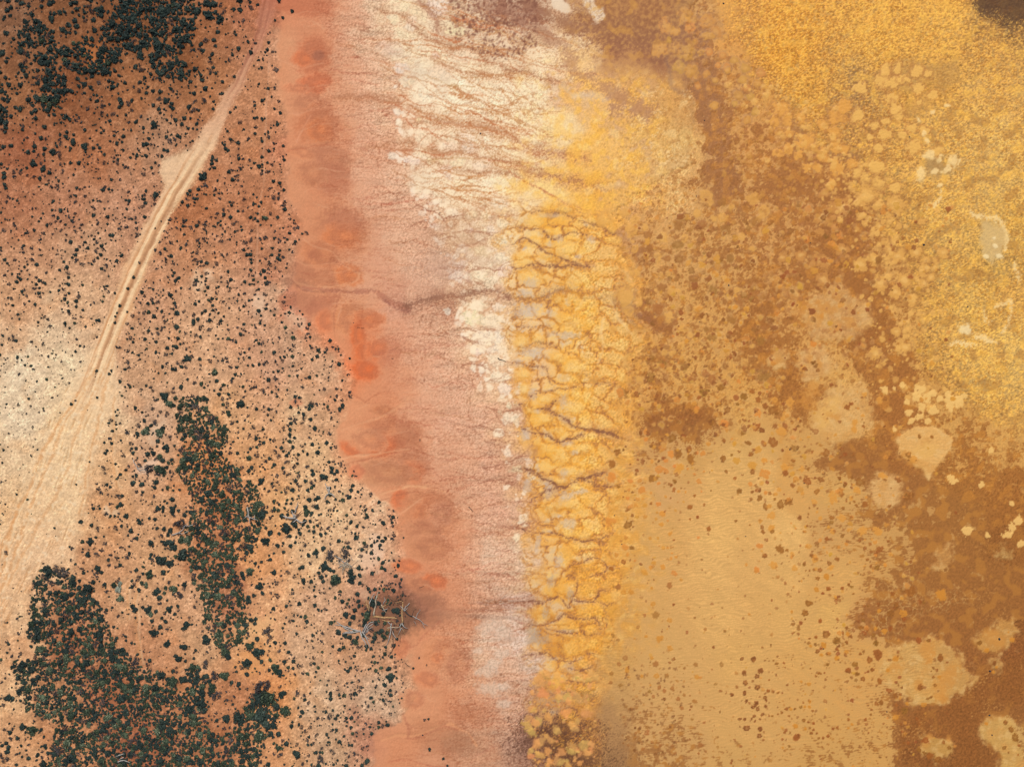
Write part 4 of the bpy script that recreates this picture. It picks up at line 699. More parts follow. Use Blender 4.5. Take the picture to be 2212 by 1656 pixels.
for x0, y0, r in tl4(3, 2, "50 230 40 80 255 20 60 140 26 200 170 40 120 415 40 40 500 40 300 740 28 345 745 16 215 670 18 155 720 44 150 780 26 460 830 28 420 940 26 255 935 13 300 955 20 400 1020 26 250 830 30 215 880 20 340 840 34 15 945 16 65 955 18 95 920 20 60 1000 14 110 1050 30 180 1020 44 30 1140 30 10 1060 30 350 1130 12 430 1110 16 455 1165 16 550 1160 24 640 1160 34 555 1200 20 570 970 50 630 940 34 650 1080 16 770 920 36 740 880 18 670 860 18 635 850 10 790 850 36 680 1015 12 710 1035 12 750 1020 12 765 1050 14 840 1045 24 720 990 16 980 790 30 1010 810 22 1125 830 30 1050 1060 20 1085 970 14 30 1250 30 40 1280 24 105 1430 34 165 1440 18 215 1475 18 280 1400 14 420 1385 24 485 1420 12 510 1345 18 560 1280 22 700 1260 24 820 1280 34 950 1275 40 900 1350 10 840 1350 12 795 1355 12 885 1390 15 410 1520 26 380 1490 20 310 1560 18 230 1595 24 50 1575 36 450 1610 20 400 1610 12 360 1615 10 330 1615 7 600 1520 26 550 1590 30 960 1440 40 840 1420 16 890 1450 16 860 1520 14 840 1575 14 890 1580 16 945 1590 20 940 1550 10 910 1620 10 1060 1480 20 690 205 24 820 275 14 815 310 9 830 340 9 750 340 26 750 400 26 850 420 10 825 370 18 840 95 26 960 150 34 505 600 34 385 595 12 740 620 18 140 270 18 130 300 24 170 280 20 1220 970 34 1420 460 16 1310 455 16 1210 620 30 1270 650 30"):
    og = rs.rand() < .4
    clump(x0, y0, r * .85, (218, 150, 66) if og else (154 + rs.rand() * 12, 94 + rs.rand() * 12, 44), .75, r > 2.5, None, .3 * (rs.rand() < .4), .45)
for x0, y0, r in tl4(2, 1, "800 230 80 980 180 40 1060 240 40 1030 330 60 1010 185 20 940 180 20 1060 490 34 1040 430 24 1190 480 30 1180 370 36 1300 390 44 1150 300 30 1260 560 44 1340 580 30 1450 580 36 1430 460 40 1490 400 30 1540 330 34 1440 280 40 1500 220 44 1600 190 34 1680 50 66 1640 280 40 1740 230 30 1820 220 50 1850 320 50 1820 90 40 1900 130 34 2080 60 60 2100 250 40 2040 320 24 1990 390 34 2080 390 26 1920 380 18 1830 400 18 2180 170 50 2000 200 20 2080 490 34 2040 600 34 1960 580 40 1890 580 30 1850 650 36 1780 650 34 1790 590 28 1940 650 24 1730 610 22 1660 580 20 1550 575 20 1660 530 12 1980 665 12 1830 740 26 1770 720 22 1700 745 20 1660 695 18 1580 740 50 1740 850 40 1420 760 24 1450 735 18 1410 690 16 1500 690 14 1350 700 26 1290 710 18 1080 690 34 1030 700 24 1430 860 24 1380 850 40 1300 830 40 1190 940 34 1260 1010 50 1100 960 34 1000 1030 44 970 910 70 1360 1090 50 1410 1130 24 1230 1100 24 1540 1000 24 1600 1010 40 1660 970 12 1840 950 24 1880 920 14 1960 960 34 2000 890 30 2070 930 26 1940 850 30 2080 840 26 2170 900 30 1900 1030 26 2020 1080 24 1890 1100 40 1660 1110 18 1590 1170 30 1480 1180 34 1540 1240 22 1680 1190 24 1730 1260 44 2090 1190 24 2180 1215 18 1780 1300 10 2150 1280 40 2080 1330 20 1300 1330 20 1190 1390 24 1240 1380 24 1210 1430 30 1180 1460 24 1270 1420 34 1320 1390 30 1350 1430 24 1390 1390 24 1300 1480 34 1250 1510 24 1210 1520 20 1140 1490 20 1160 1530 20 1390 1470 20 1430 1450 18 1470 1390 14 1460 1330 24 1350 1370 10 1540 1440 10 1370 1530 30 1500 1500 40 1560 1600 40 1680 1570 30 1730 1620 50 1840 1640 24 1850 1505 28 1950 1440 34 1890 1580 18 1970 1510 16 2010 1520 22 2080 1460 40 2140 1510 34 2180 1590 50 1200 1600 34 1100 1620 30 1330 1610 24 1000 1620 34 700 1620 40 870 1190 36 820 1290 26"):
    og = x0 < 1400 or rs.rand() < .3
    clump(x0, y0, r * .85, (226, 166, 82) if og else (158 + rs.rand() * 14, 104 + rs.rand() * 10, 52), .62, r > 3, (196, 146, 88) if rs.rand() < .5 else None, .4 * (rs.rand() < .5), .4)
# untraced ones: thick drifts of little mats
DC = np.array([[1450, 470, .6, 5], [1600, 600, .9, 6], [1750, 560, .7, 6], [1500, 850, 1, 3.8], [1420, 800, .8, 4], [1400, 1000, 1, 4.2], [1650, 900, .9, 5], [1720, 1000, 1, 5], [1780, 1100, .9, 4.4], [1830, 1200, .8, 3.8], [1860, 1300, .9, 4], [1800, 1390, 1, 4.2], [1700, 1480, .5, 3], [1640, 1530, .5, 3], [1750, 1600, .35, 2.6], [1900, 1560, .7, 3.6], [1440, 1180, .3, 3.2], [1550, 1250, .1, 2.5], [1450, 1450, .45, 2.8], [1380, 1550, .6, 3], [1560, 1000, .45, 4], [1620, 1150, .08, 3], [1700, 1200, .35, 4], [1560, 1400, .12, 2.5], [1550, 1600, .25, 2.6], [1980, 1480, .35, 3], [2100, 1400, .1, 3], [2050, 1100, .1, 3], [1900, 1050, .4, 3.4], [1850, 850, .35, 4], [1700, 700, .9, 6]], np.float32)
for _ in range(2600):
    x, y = 1345 + rs.rand() * 720, 430 + rs.rand() * 1240
    j, i = int((y - gy[0]) / STEP), int((x - gx[0]) / STEP)
    if mLake[j, i] < .6: continue
    d2 = (DC[:, 0] - x) ** 2 + (DC[:, 1] - y) ** 2; wq = 1 / (d2 + 400) ** 2.2
    den = float((wq * DC[:, 2]).sum() / wq.sum()); rm = float((wq * DC[:, 3]).sum() / wq.sum())
    if rs.rand() > den * (1 + 1.6 * float(NV[j, i])) * .75: continue
    r = rm * (.35 + .8 * rs.rand() ** 1.6)
    warm = NA[j, i] * .5 + rs.rand() < (.5 if y < 1250 else .25)
    c = (218 - 16 * rs.rand(), 152 - 18 * rs.rand(), 60) if warm else (158 - 14 * rs.rand(), 98 - 12 * rs.rand(), 44)
    if y > 1480 and x < 1480: c = (142, 92, 48)
    clump(x, y, r, c, .5 + .35 * rs.rand(), r > 4.5, (226, 180, 112) if rs.rand() < .3 else None, .35 * (rs.rand() < .35), .55)
# untraced small ones
def scatter(n, x0, x1, y0, y1, rmin, rmax, cols, a, pf=None):
    for _ in range(n):
        x, y = x0 + rs.rand() * (x1 - x0), y0 + rs.rand() * (y1 - y0)
        if pf and not pf(x, y): continue
        r = rmin + (rmax - rmin) * rs.rand() ** 2
        clump(x, y, r, cols[rs.randint(len(cols))], a * (.6 + .4 * rs.rand()), False, None, .4 * (rs.rand() < .3), .5)
scatter(260, 1340, 1700, 980, 1640, 1., 3., [(186, 124, 60), (160, 104, 56)], .6)
scatter(130, 1400, 1700, 440, 830, 2, 6, [(164, 110, 60), (202, 150, 88), (152, 98, 54)], .5)
scatter(160, 1390, 1560, 740, 960, 1.5, 4, [(140, 84, 44), (206, 148, 76), (146, 90, 46)], .7)
scatter(160, 1700, 1900, 760, 1300, 1.2, 3.5, [(150, 92, 46), (160, 104, 52)], .6)
scatter(140, 1650, 1950, 1380, 1640, 1, 2.6, [(140, 84, 40), (176, 118, 56)], .6)
scatter(120, 1340, 1480, 1440, 1640, 1.2, 3.5, [(124, 82, 48), (136, 88, 48)], .5)
scatter(200, 1640, 1920, 480, 780, 2, 6, [(172, 114, 62), (196, 140, 80)], .5)
scatter(220, 1560, 1800, 230, 480, 2, 6, [(206, 146, 68), (190, 128, 62)], .55)
# coarse mottling over the dark brown mats
dm = mLake * ss(.72, .55, RGB[..., 0]) * ss(640, 800, Y)
mot = fbm(X, Y, 4.5, 2, 161) + NH * .5
RGB *= (1 + dm * np.clip(mot, -1, 1) * .15)[..., None]
put((slice(None), slice(None)), dm * ss(.45, 1.1, mot + .5 * fbm(X, Y, 40, 2, 163)) * ss(.15, .5, fbm(X, Y, 110, 2, 167) + ss(2000, 1900, Y) * .2), (214, 162, 86), .6)
Z += mLake * -.1 * (1 - .0) + dm * mot * .01
RGB = np.clip(RGB, .02, .99)

# ---- zones: 0 bush ground, 1 track, 2 clay flat, 3 salt flat, 4 orange crust, 5 lake, 6.. sandbanks
ZONE = np.full((NY, NX), 0, np.int32)
ZONE[dA > 0] = 2
ZONE[(dB > 0) & (dA > 0)] = 3
ZONE[(dC > 0) & (dA > 0) & (Y + W1y * 20 > 455)] = 4
ZONE[(dC > 0) & (dA > 0) & (Y + W1y * 20 <= 455)] = 7
ZONE[dD > 0] = 5
ZONE[(TRACK > .5) & (dA <= 0)] = 1
# --- END PAINT ---

# ------------------------------------------------------------------ helpers
def wx(u): return (u - 1106.0) * SC
def wy(v): return (828.0 - v) * SC
def lin(c):
    c = np.asarray(c, np.float32)
    return np.where(c <= .04045, c / 12.92, ((c + .055) / 1.055) ** 2.4)
def tag(o, label=None, cat=None, group=None, kind=None):
    if label: o['label'] = label
    if cat: o['category'] = cat
    if group: o['group'] = group
    if kind: o['kind'] = kind
    return o
def new_obj(name, me, parent=None):
    o = bpy.data.objects.new(name, me); col.objects.link(o)
    if parent: o.parent = parent
    return o

class NT:
    def __init__(s, name):
        s.m = bpy.data.materials.new(name); s.m.use_nodes = True; s.t = s.m.node_tree; s.t.nodes.clear()
    def n(s, typ, **kw):
        nd = s.t.nodes.new('ShaderNode' + typ)
        for k, v in kw.items(): setattr(nd, k, v)
        return nd
    def l(s, a, b): s.t.links.new(a, b)

def ground_material(name, rough=.9, coat=0., grain=.10, scale=9.0, bump=.25, wave=0.):
    """soil colour surveyed per vertex, fine grain and relief from noise nodes"""
    g = NT(name)
    out = g.n('OutputMaterial'); b = g.n('BsdfPrincipled'); g.l(b.outputs[0], out.inputs[0])
    at = g.n('Attribute', attribute_name='soil'); geo = g.n('NewGeometry')
    nz = g.n('TexNoise'); nz.inputs['Scale'].default_value = scale; nz.inputs['Detail'].default_value = 3; nz.inputs['Roughness'].default_value = .65
    g.l(geo.outputs['Position'], nz.inputs['Vector'])
    vo = g.n('TexVoronoi', feature='DISTANCE_TO_EDGE'); vo.inputs['Scale'].default_value = scale * .55
    g.l(geo.outputs['Position'], vo.inputs['Vector'])
    mr = g.n('MapRange'); mr.inputs[1].default_value = .3; mr.inputs[2].default_value = .7; mr.inputs[3].default_value = 1 - grain; mr.inputs[4].default_value = 1 + grain
    g.l(nz.outputs[0], mr.inputs[0])
    mx = g.n('VectorMath', operation='SCALE'); g.l(at.outputs['Color'], mx.inputs[0]); g.l(mr.outputs[0], mx.inputs['Scale'])
    g.l(mx.outputs[0], b.inputs['Base Color'])
    b.inputs['Roughness'].default_value = rough; b.inputs['Specular IOR Level'].default_value = .08
    ad = g.n('Math', operation='MULTIPLY_ADD'); g.l(vo.outputs[0], ad.inputs[0]); ad.inputs[1].default_value = .5; g.l(nz.outputs[0], ad.inputs[2])
    bp = g.n('Bump'); bp.inputs['Strength'].default_value = bump; bp.inputs['Distance'].default_value = .03
    g.l(ad.outputs[0], bp.inputs['Height']); g.l(bp.outputs[0], b.inputs['Normal'])
    if coat:
        b.inputs['Coat Weight'].default_value = coat; b.inputs['Coat Roughness'].default_value = .4; b.inputs['Coat IOR'].default_value = 1.33
        wv = g.n('TexWave', bands_direction='Y'); wv.inputs['Scale'].default_value = 1.6; wv.inputs['Distortion'].default_value = 6; wv.inputs['Detail'].default_value = 2
        g.l(geo.outputs['Position'], wv.inputs['Vector'])
        b2 = g.n('Bump'); b2.inputs['Strength'].default_value = .12; b2.inputs['Distance'].default_value = .02
        g.l(wv.outputs[1], b2.inputs['Height']); g.l(b2.outputs[0], b.inputs['Coat Normal'])
    return g.m
M_LAND = ground_material('sandy soil', .95, 0, .13, 7, .35)
M_TRACK = ground_material('packed sand', .95, 0, .07, 8, .2)
M_CLAY = ground_material('dried red clay', .85, 0, .06, 9, .2)
M_SALT = ground_material('salt crust', .8, 0, .06, 10, .3)
M_CRUST = ground_material('orange algal crust', .8, 0, .08, 9, .4)
M_LAKE = ground_material('brine over lake bed', .8, .2, .07, 8, .25)
M_BANK = ground_material('drowned sand', .8, .2, .05, 9, .2)

# ------------------------------------------------------------------ the ground sheet, cut into its zones and crust pieces
albedo = np.clip(lin(RGB) / K, .004, .92).reshape(-1, 3)
VX = wx(X).ravel(); VY = wy(Y).ravel(); VZ = Z.ravel()
zone = ZONE[:-1, :-1].copy(); lab = LAB[:-1, :-1].copy()
for i, (s, m) in enumerate(SB):
    sub = zone[s[0], s[1]]; mm = m[:sub.shape[0], :sub.shape[1]] > .5
    sub[mm & (sub == 5)] = 10 + i
# crust cells of the salt and of the orange belt
def cells(idmap, zsel, kind, most, minpx):
    ids = idmap[:-1, :-1] * zsel * (lab == 0)
    u, c = np.unique(ids, return_counts=True)
    o = np.argsort(-c); n = 0
    for k in o:
        if u[k] == 0 or c[k] < minpx: continue
        if n >= most: break
        lab[ids == u[k]] = next_lab[0]; pieces[kind].append(next_lab[0]); next_lab[0] += 1; n += 1
cells(saltid, zone == 3, 'salt_plate', 300 - len(pieces['salt_plate']), 25)
cells(crustid, zone == 4, 'crust_plate', 300 - len(pieces['crust_plate']), 30)
cnt = np.bincount(lab.ravel(), minlength=next_lab[0] + 1)
small = np.zeros(next_lab[0] + 1, bool)
for kind in pieces:
    ks = sorted([k for k in pieces[kind] if cnt[k] >= 4], key=lambda k: -cnt[k])
    pieces[kind] = ks[:300]
    if kind == 'algae_clump':
        for k in ks[300:]: small[k] = True
keep = np.zeros(next_lab[0] + 1, bool)
for kind in pieces: keep[pieces[kind]] = True
speck = small[lab] & (zone == 5)
lab[~keep[lab]] = 0

JJ, II = np.meshgrid(np.arange(NY - 1), np.arange(NX - 1), indexing='ij')
base_i = (JJ * NX + II).astype(np.int64)
def patch(name, sel, mat, parent=None):
    b = base_i.ravel()[sel]
    q = np.stack([b + NX, b + NX + 1, b + 1, b], 1)
    vid, inv = np.unique(q.ravel(), return_inverse=True)
    me = bpy.data.meshes.new(name)
    nv, nf = len(vid), len(q)
    me.vertices.add(nv); me.loops.add(nf * 4); me.polygons.add(nf)
    co = np.empty((nv, 3), np.float32); co[:, 0] = VX[vid]; co[:, 1] = VY[vid]; co[:, 2] = VZ[vid]
    me.vertices.foreach_set('co', co.ravel())
    me.loops.foreach_set('vertex_index', inv.astype(np.int32))
    me.polygons.foreach_set('loop_start', np.arange(0, nf * 4, 4, dtype=np.int32))
    at = me.attributes.new('soil', 'FLOAT_COLOR', 'POINT')
    c4 = np.ones((nv, 4), np.float32); c4[:, :3] = albedo[vid]
    at.data.foreach_set('color', c4.ravel())
    me.materials.append(mat)
    me.update(calc_edges=True)
    return new_obj(name, me, parent)
zf, lf, sf = zone.ravel(), lab.ravel(), speck.ravel()
free = lf == 0
bush = tag(patch('scrub_ground', np.nonzero((zf == 0) & free)[0], M_LAND), 'orange brown sandy scrub ground on the left of the red shore', 'ground', kind='structure')
track = tag(patch('dirt_track', np.nonzero((zf == 1) & free)[0], M_TRACK), 'pale sandy dirt track running diagonally through the scrub', 'track', kind='structure')
clay = tag(patch('clay_shore', np.nonzero((zf == 2) & free)[0], M_CLAY), 'bare red clay shore between the scrub and the salt', 'shore', kind='structure')
salt = tag(patch('salt_flat', np.nonzero((zf == 3) & free)[0], M_SALT), 'cream white crackled salt flat beside the red clay', 'salt flat', kind='structure')
crust = tag(patch('orange_crust', np.nonzero((zf == 4) & free)[0], M_CRUST), 'bright orange lobed algal crust belt along the lake edge', 'crust', kind='structure')
silt = tag(patch('silt_flat', np.nonzero((zf == 7) & free)[0], M_CRUST), 'ochre silt flat above the orange crust at the top', 'silt flat', kind='structure')
lake = tag(patch('shallow_lake', np.nonzero((zf == 5) & free & ~sf)[0], M_LAKE), 'shallow amber brown salt lake filling the right side', 'lake', kind='structure')
if sf.any():
    tag(patch('algae_speck', np.nonzero((zf == 5) & free & sf)[0], M_LAKE, lake), kind='stuff')
for i in range(len(SB)):
    sel = np.nonzero((zf == 10 + i) & free)[0]
    if len(sel) < 4: continue
    tag(patch('sandbank', sel, M_BANK), ['pale oval sandbank with a pointed tail right of the lake middle', 'wide blurred tan sandbank left of the pale oval one', 'small round tan sandbank below the pale oval one', 'tan sandbank with orange blotches in the upper lake', 'small tan sandbank below the orange blotched one', 'little orange tan sandbank left of a similar larger one', 'largest spotted tan sandbank near the lower right corner', 'tan sandbank at the right edge above the dark mats', 'small yellowish sandbank at the bottom edge', 'yellowish spotted sandbank in the bottom right corner'][i % 10], 'sandbank', kind='structure')
order = np.argsort(lf, kind='stable'); slf = lf[order]
par = {'salt_plate': (salt, M_SALT), 'crust_plate': (crust, M_CRUST), 'algae_clump': (lake, M_LAKE)}
for kind, ks in pieces.items():
    for k in ks:
        a, b_ = np.searchsorted(slf, k), np.searchsorted(slf, k + 1)
        if b_ - a >= 3: patch(kind, order[a:b_], par[kind][1], par[kind][0])

# the land and the lake go on beyond the surveyed sheet
def surround():
    inx = [-60, 200, 450, 610, 790, 1000, 1160, 1330, 1600, 1900, 2274]; iny = [-60, 250, 560, 830, 1100, 1400, 1718]
    far = [150, 400, 1000, 3000, 8000, 20000, 45000]
    lx = [-60 - f for f in reversed(far)] + inx + [2274 + f for f in far]
    ly = [-60 - f for f in reversed(far)] + iny + [1718 + f for f in far]
    A, B = np.meshgrid(np.array(lx, np.float32), np.array(ly, np.float32))
    cl = np.clip(lin(base_at(np.clip(A, -60, 2270), np.clip(B, -60, 1716))) / K, .004, .92)
    n = len(lx)
    groups = {'clay_shore': [], 'far_scrub_ground': [], 'far_lake': []}
    for j in range(len(ly) - 1):
        for i in range(n - 1):
            cx, cy = (lx[i] + lx[i + 1]) / 2, (ly[j] + ly[j + 1]) / 2
            if -60 < cx < 2274 and -60 < cy < 1718: continue
            groups['far_scrub_ground' if cx < (610 if cy < 800 else 790) else 'far_lake'].append((j * n + i + n, j * n + i + n + 1, j * n + i + 1, j * n + i))
    for nm, lb, fs, m, zz in (('far_scrub_ground', 'sandy scrub ground stretching away beyond the photographed stretch', groups['far_scrub_ground'], M_LAND, .12), ('far_lake', 'shore and shallow lake stretching away beyond the photographed stretch', groups['far_lake'], M_LAKE, -.14)):
        used = sorted({v for f in fs for v in f}); mp = {v: k for k, v in enumerate(used)}
        me = bpy.data.meshes.new(nm)
        me.from_pydata([(wx(A.flat[v]), wy(B.flat[v]), zz) for v in used], [], [tuple(mp[v] for v in f) for f in fs])
        at = me.attributes.new('soil', 'FLOAT_COLOR', 'POINT')
        c4 = np.ones((len(used), 4), np.float32); c4[:, :3] = cl.reshape(-1, 3)[used]
        at.data.foreach_set('color', c4.ravel()); me.materials.append(m)
        tag(new_obj(nm, me), lb, 'ground', kind='structure')
surround()

def ground_z(u, v):
    i = int(min(max((u - gx[0]) / STEP, 0), NX - 1)); j = int(min(max((v - gy[0]) / STEP, 0), NY - 1))
    return float(Z[j, i])

# ------------------------------------------------------------------ shrubs
def leaf_material(name, ramp, rough=.75, trans=.0):
    g = NT(name)
    out = g.n('OutputMaterial'); b = g.n('BsdfPrincipled'); g.l(b.outputs[0], out.inputs[0])
    geo = g.n('NewGeometry'); oi = g.n('ObjectInfo'); cr = g.n('ValToRGB')
    e = cr.color_ramp.elements
    e[0].position, e[0].color = ramp[0][0], (*ramp[0][1], 1); e[1].position, e[1].color = ramp[-1][0], (*ramp[-1][1], 1)
    for p_, c_ in ramp[1:-1]:
        q = e.new(p_); q.color = (*c_, 1)
    ad = g.n('Math', operation='MULTIPLY_ADD'); g.l(oi.outputs['Random'], ad.inputs[0]); ad.inputs[1].default_value = .45
    sb_ = g.n('Math', operation='MULTIPLY_ADD'); g.l(geo.outputs['Random Per Island'], sb_.inputs[0]); sb_.inputs[1].default_value = .75; sb_.inputs[2].default_value = -.12
    g.l(sb_.outputs[0], ad.inputs[2]); g.l(ad.outputs[0], cr.inputs[0]); g.l(cr.outputs[0], b.inputs['Base Color'])
    b.inputs['Roughness'].default_value = rough; b.inputs['Specular IOR Level'].default_value = .2
    return g.m
M_DARK = leaf_material('dark saltbush leaf', [(0, (.014, .024, .023)), (.5, (.026, .042, .036)), (.85, (.046, .070, .054)), (1, (.085, .11, .085))])
M_OLIVE = leaf_material('grey green leaf', [(0, (.016, .026, .022)), (.4, (.035, .055, .033)), (.72, (.095, .125, .072)), (1, (.30, .33, .22))])
M_GREY = leaf_material('dry twig and leaf', [(0, (.028, .026, .030)), (.5, (.055, .052, .052)), (.85, (.10, .085, .078)), (1, (.17, .145, .125))])
M_SILVER = leaf_material('silver leaf', [(0, (.12, .14, .11)), (.5, (.25, .27, .20)), (1, (.45, .46, .36))])

def foliage_arrays(seed, nleaf, size, flat=.75, lumps=7, spread=.62, core=True):
    r = random.Random(seed); vs, fs = [], []
    ls = [(0, 0, .3, .62)]
    for _ in range(lumps):
        a = r.random() * 6.283; d = spread * (.45 + .55 * r.random())
        ls.append((math.cos(a) * d, math.sin(a) * d, .18 + .25 * r.random(), .28 + .2 * r.random()))
    if core:
        nseg = 9
        base = len(vs); ph = r.random() * 6
        rad = [.62 + .22 * math.sin(3 * k + ph) * r.random() + .1 * r.random() for k in range(nseg)]
        for rr, hh in ((1., .02), (.85, .32), (.45, .52)):
            for k in range(nseg):
                a = 6.283 * k / nseg
                vs.append((math.cos(a) * rad[k] * rr, math.sin(a) * rad[k] * rr, hh * flat))
        vs.append((0, 0, .6 * flat))
        for q in range(2):
            for k in range(nseg):
                k2 = (k + 1) % nseg
                fs.append((base + q * nseg + k, base + q * nseg + k2, base + (q + 1) * nseg + k2, base + (q + 1) * nseg + k))
        for k in range(nseg): fs.append((base + 2 * nseg + k, base + 2 * nseg + (k + 1) % nseg, base + 3 * nseg))
    for _ in range(nleaf):
        lx_, ly_, lz_, lr_ = r.choice(ls)
        a = r.random() * 6.283; z = r.random() * 1.15 - .15; q = math.sqrt(max(0, 1 - z * z)); rr = lr_ * (.8 + .35 * r.random())
        p = np.array((lx_ + math.cos(a) * q * rr, ly_ + math.sin(a) * q * rr, max(.03, (lz_ + z * rr) * flat * 1.25)))
        n = np.array((math.cos(a) * q + r.gauss(0, .5), math.sin(a) * q + r.gauss(0, .5), z + .35 + r.gauss(0, .4)))
        t = np.cross(n, (r.gauss(0, 1), r.gauss(0, 1), r.gauss(0, 1))); t /= np.linalg.norm(t) + 1e-9
        b2 = np.cross(n / (np.linalg.norm(n) + 1e-9), t)
        s1 = size * (.6 + .8 * r.random()); s2 = s1 * (.45 + .35 * r.random())
        k = len(vs)
        for e1, e2 in ((-1, 0), (0, -1), (1, 0), (0, 1)): vs.append(tuple(p + t * s1 * e1 + b2 * s2 * e2))
        fs.append((k, k + 1, k + 2, k + 3))
    return vs, fs
def mesh_of(name, vs, fs, mat):
    me = bpy.data.meshes.new(name); me.from_pydata(vs, [], fs); me.materials.append(mat); me.update(); return me
protos = {
    'dark': [mesh_of('dark_foliage', *foliage_arrays(10 + i, 190, .15, .75, 6), M_DARK) for i in range(7)],
    'olive': [mesh_of('olive_foliage', *foliage_arrays(40 + i, 260, .13, .8, 9, .7), M_OLIVE) for i in range(7)],
    'grey': [mesh_of('grey_foliage', *foliage_arrays(70 + i, 190, .12, .6, 7, .75, False), M_GREY) for i in range(6)],
    'silver': [mesh_of('silver_foliage', *foliage_arrays(99, 170, .14, .7, 7, .7), M_SILVER)]}

rs2 = np.random.RandomState(77)
def inside(poly_, x, y):
    c = False; n = len(poly_)
    for i in range(n):
        ax, ay = poly_[i]; bx, by = poly_[(i + 1) % n]
        if (ay > y) != (by > y) and x < (y - ay) * (bx - ax) / (by - ay) + ax: c = not c
    return c
THK = [   # thickets: outline, share of dark shrubs, fill, phrase
    (TL(0, 0, "950,-40 1700,-40 1700,280 1600,480 1400,470 1330,420 1150,450 1000,430 880,260 1000,130"), .93, .80, 'in the dark thicket along the top edge'),
    (TL(0, 0, "160,250 340,180 420,250 500,380 500,580 330,560 180,450"), .9, .8, 'in the dark clump near the top left corner'),
    (TL(0, 0, "520,420 700,370 900,420 1060,440 1050,500 980,660 840,640 700,650 560,590"), .85, .72, 'in the clump left of the top thicket'),
    (TL(0, 0, "430,620 520,640 600,690 540,940 400,980 300,920 380,760"), .9, .82, 'in the hook shaped clump at upper left'),
    (TL(0, 0, "1290,470 1500,470 1640,580 1680,680 1560,710 1370,640"), .95, .9, 'in the round dark clump near the track top'),
    (TL(0, 0, "-60,700 40,770 100,860 70,1080 -60,1100"), .9, .75, 'in the dark clump on the left edge'),
    (P("390,858 452,856 458,893 495,920 495,948 482,983 520,1018 553,1043 570,1090 575,1125 555,1160 560,1180 520,1190 510,1230 525,1260 535,1330 540,1370 520,1395 470,1395 440,1345 440,1290 420,1260 410,1200 400,1150 415,1100 405,1050 385,1020 390,990 400,950 380,900"), .22, .80, 'in the grey green thicket strip'),
    (P("95,1222 155,1225 165,1260 215,1300 235,1340 250,1390 290,1410 320,1440 350,1450 380,1480 410,1500 440,1560 480,1590 520,1560 540,1500 580,1490 605,1530 590,1580 560,1600 560,1680 90,1680 110,1610 130,1560 60,1530 50,1480 30,1440 30,1420 75,1420 90,1400 60,1370 70,1330 70,1260"), .45, .86, 'in the big bottom left thicket'),
    (P("400,1440 440,1440 470,1500 440,1540 410,1520"), .9, .6, 'beside the big bottom left thicket')]
GAP = pn(X / 20., Y / 20., 7) + .4 * pn(X / 9., Y / 9., 9); CLU = pn(X / 34., Y / 34., 17)
shr = []       # x, y, r, kind, phrase
hashg = {}
def near_ok(x, y, r, f):
    gi, gj = int(x // 14), int(y // 14)
    for a in (-2, -1, 0, 1, 2):
        for b in (-2, -1, 0, 1, 2):
            for (px, py, pr) in hashg.get((gi + a, gj + b), ()):
                if (px - x) ** 2 + (py - y) ** 2 < (f * (pr + r)) ** 2: return False
    return True
def add_shrub(x, y, r, kind, ph='', f=.8, force=False):
    if not force and not near_ok(x, y, r, f): return False
    hashg.setdefault((int(x // 14), int(y // 14)), []).append((x, y, r))
    shr.append((x, y, r, kind, ph)); return True
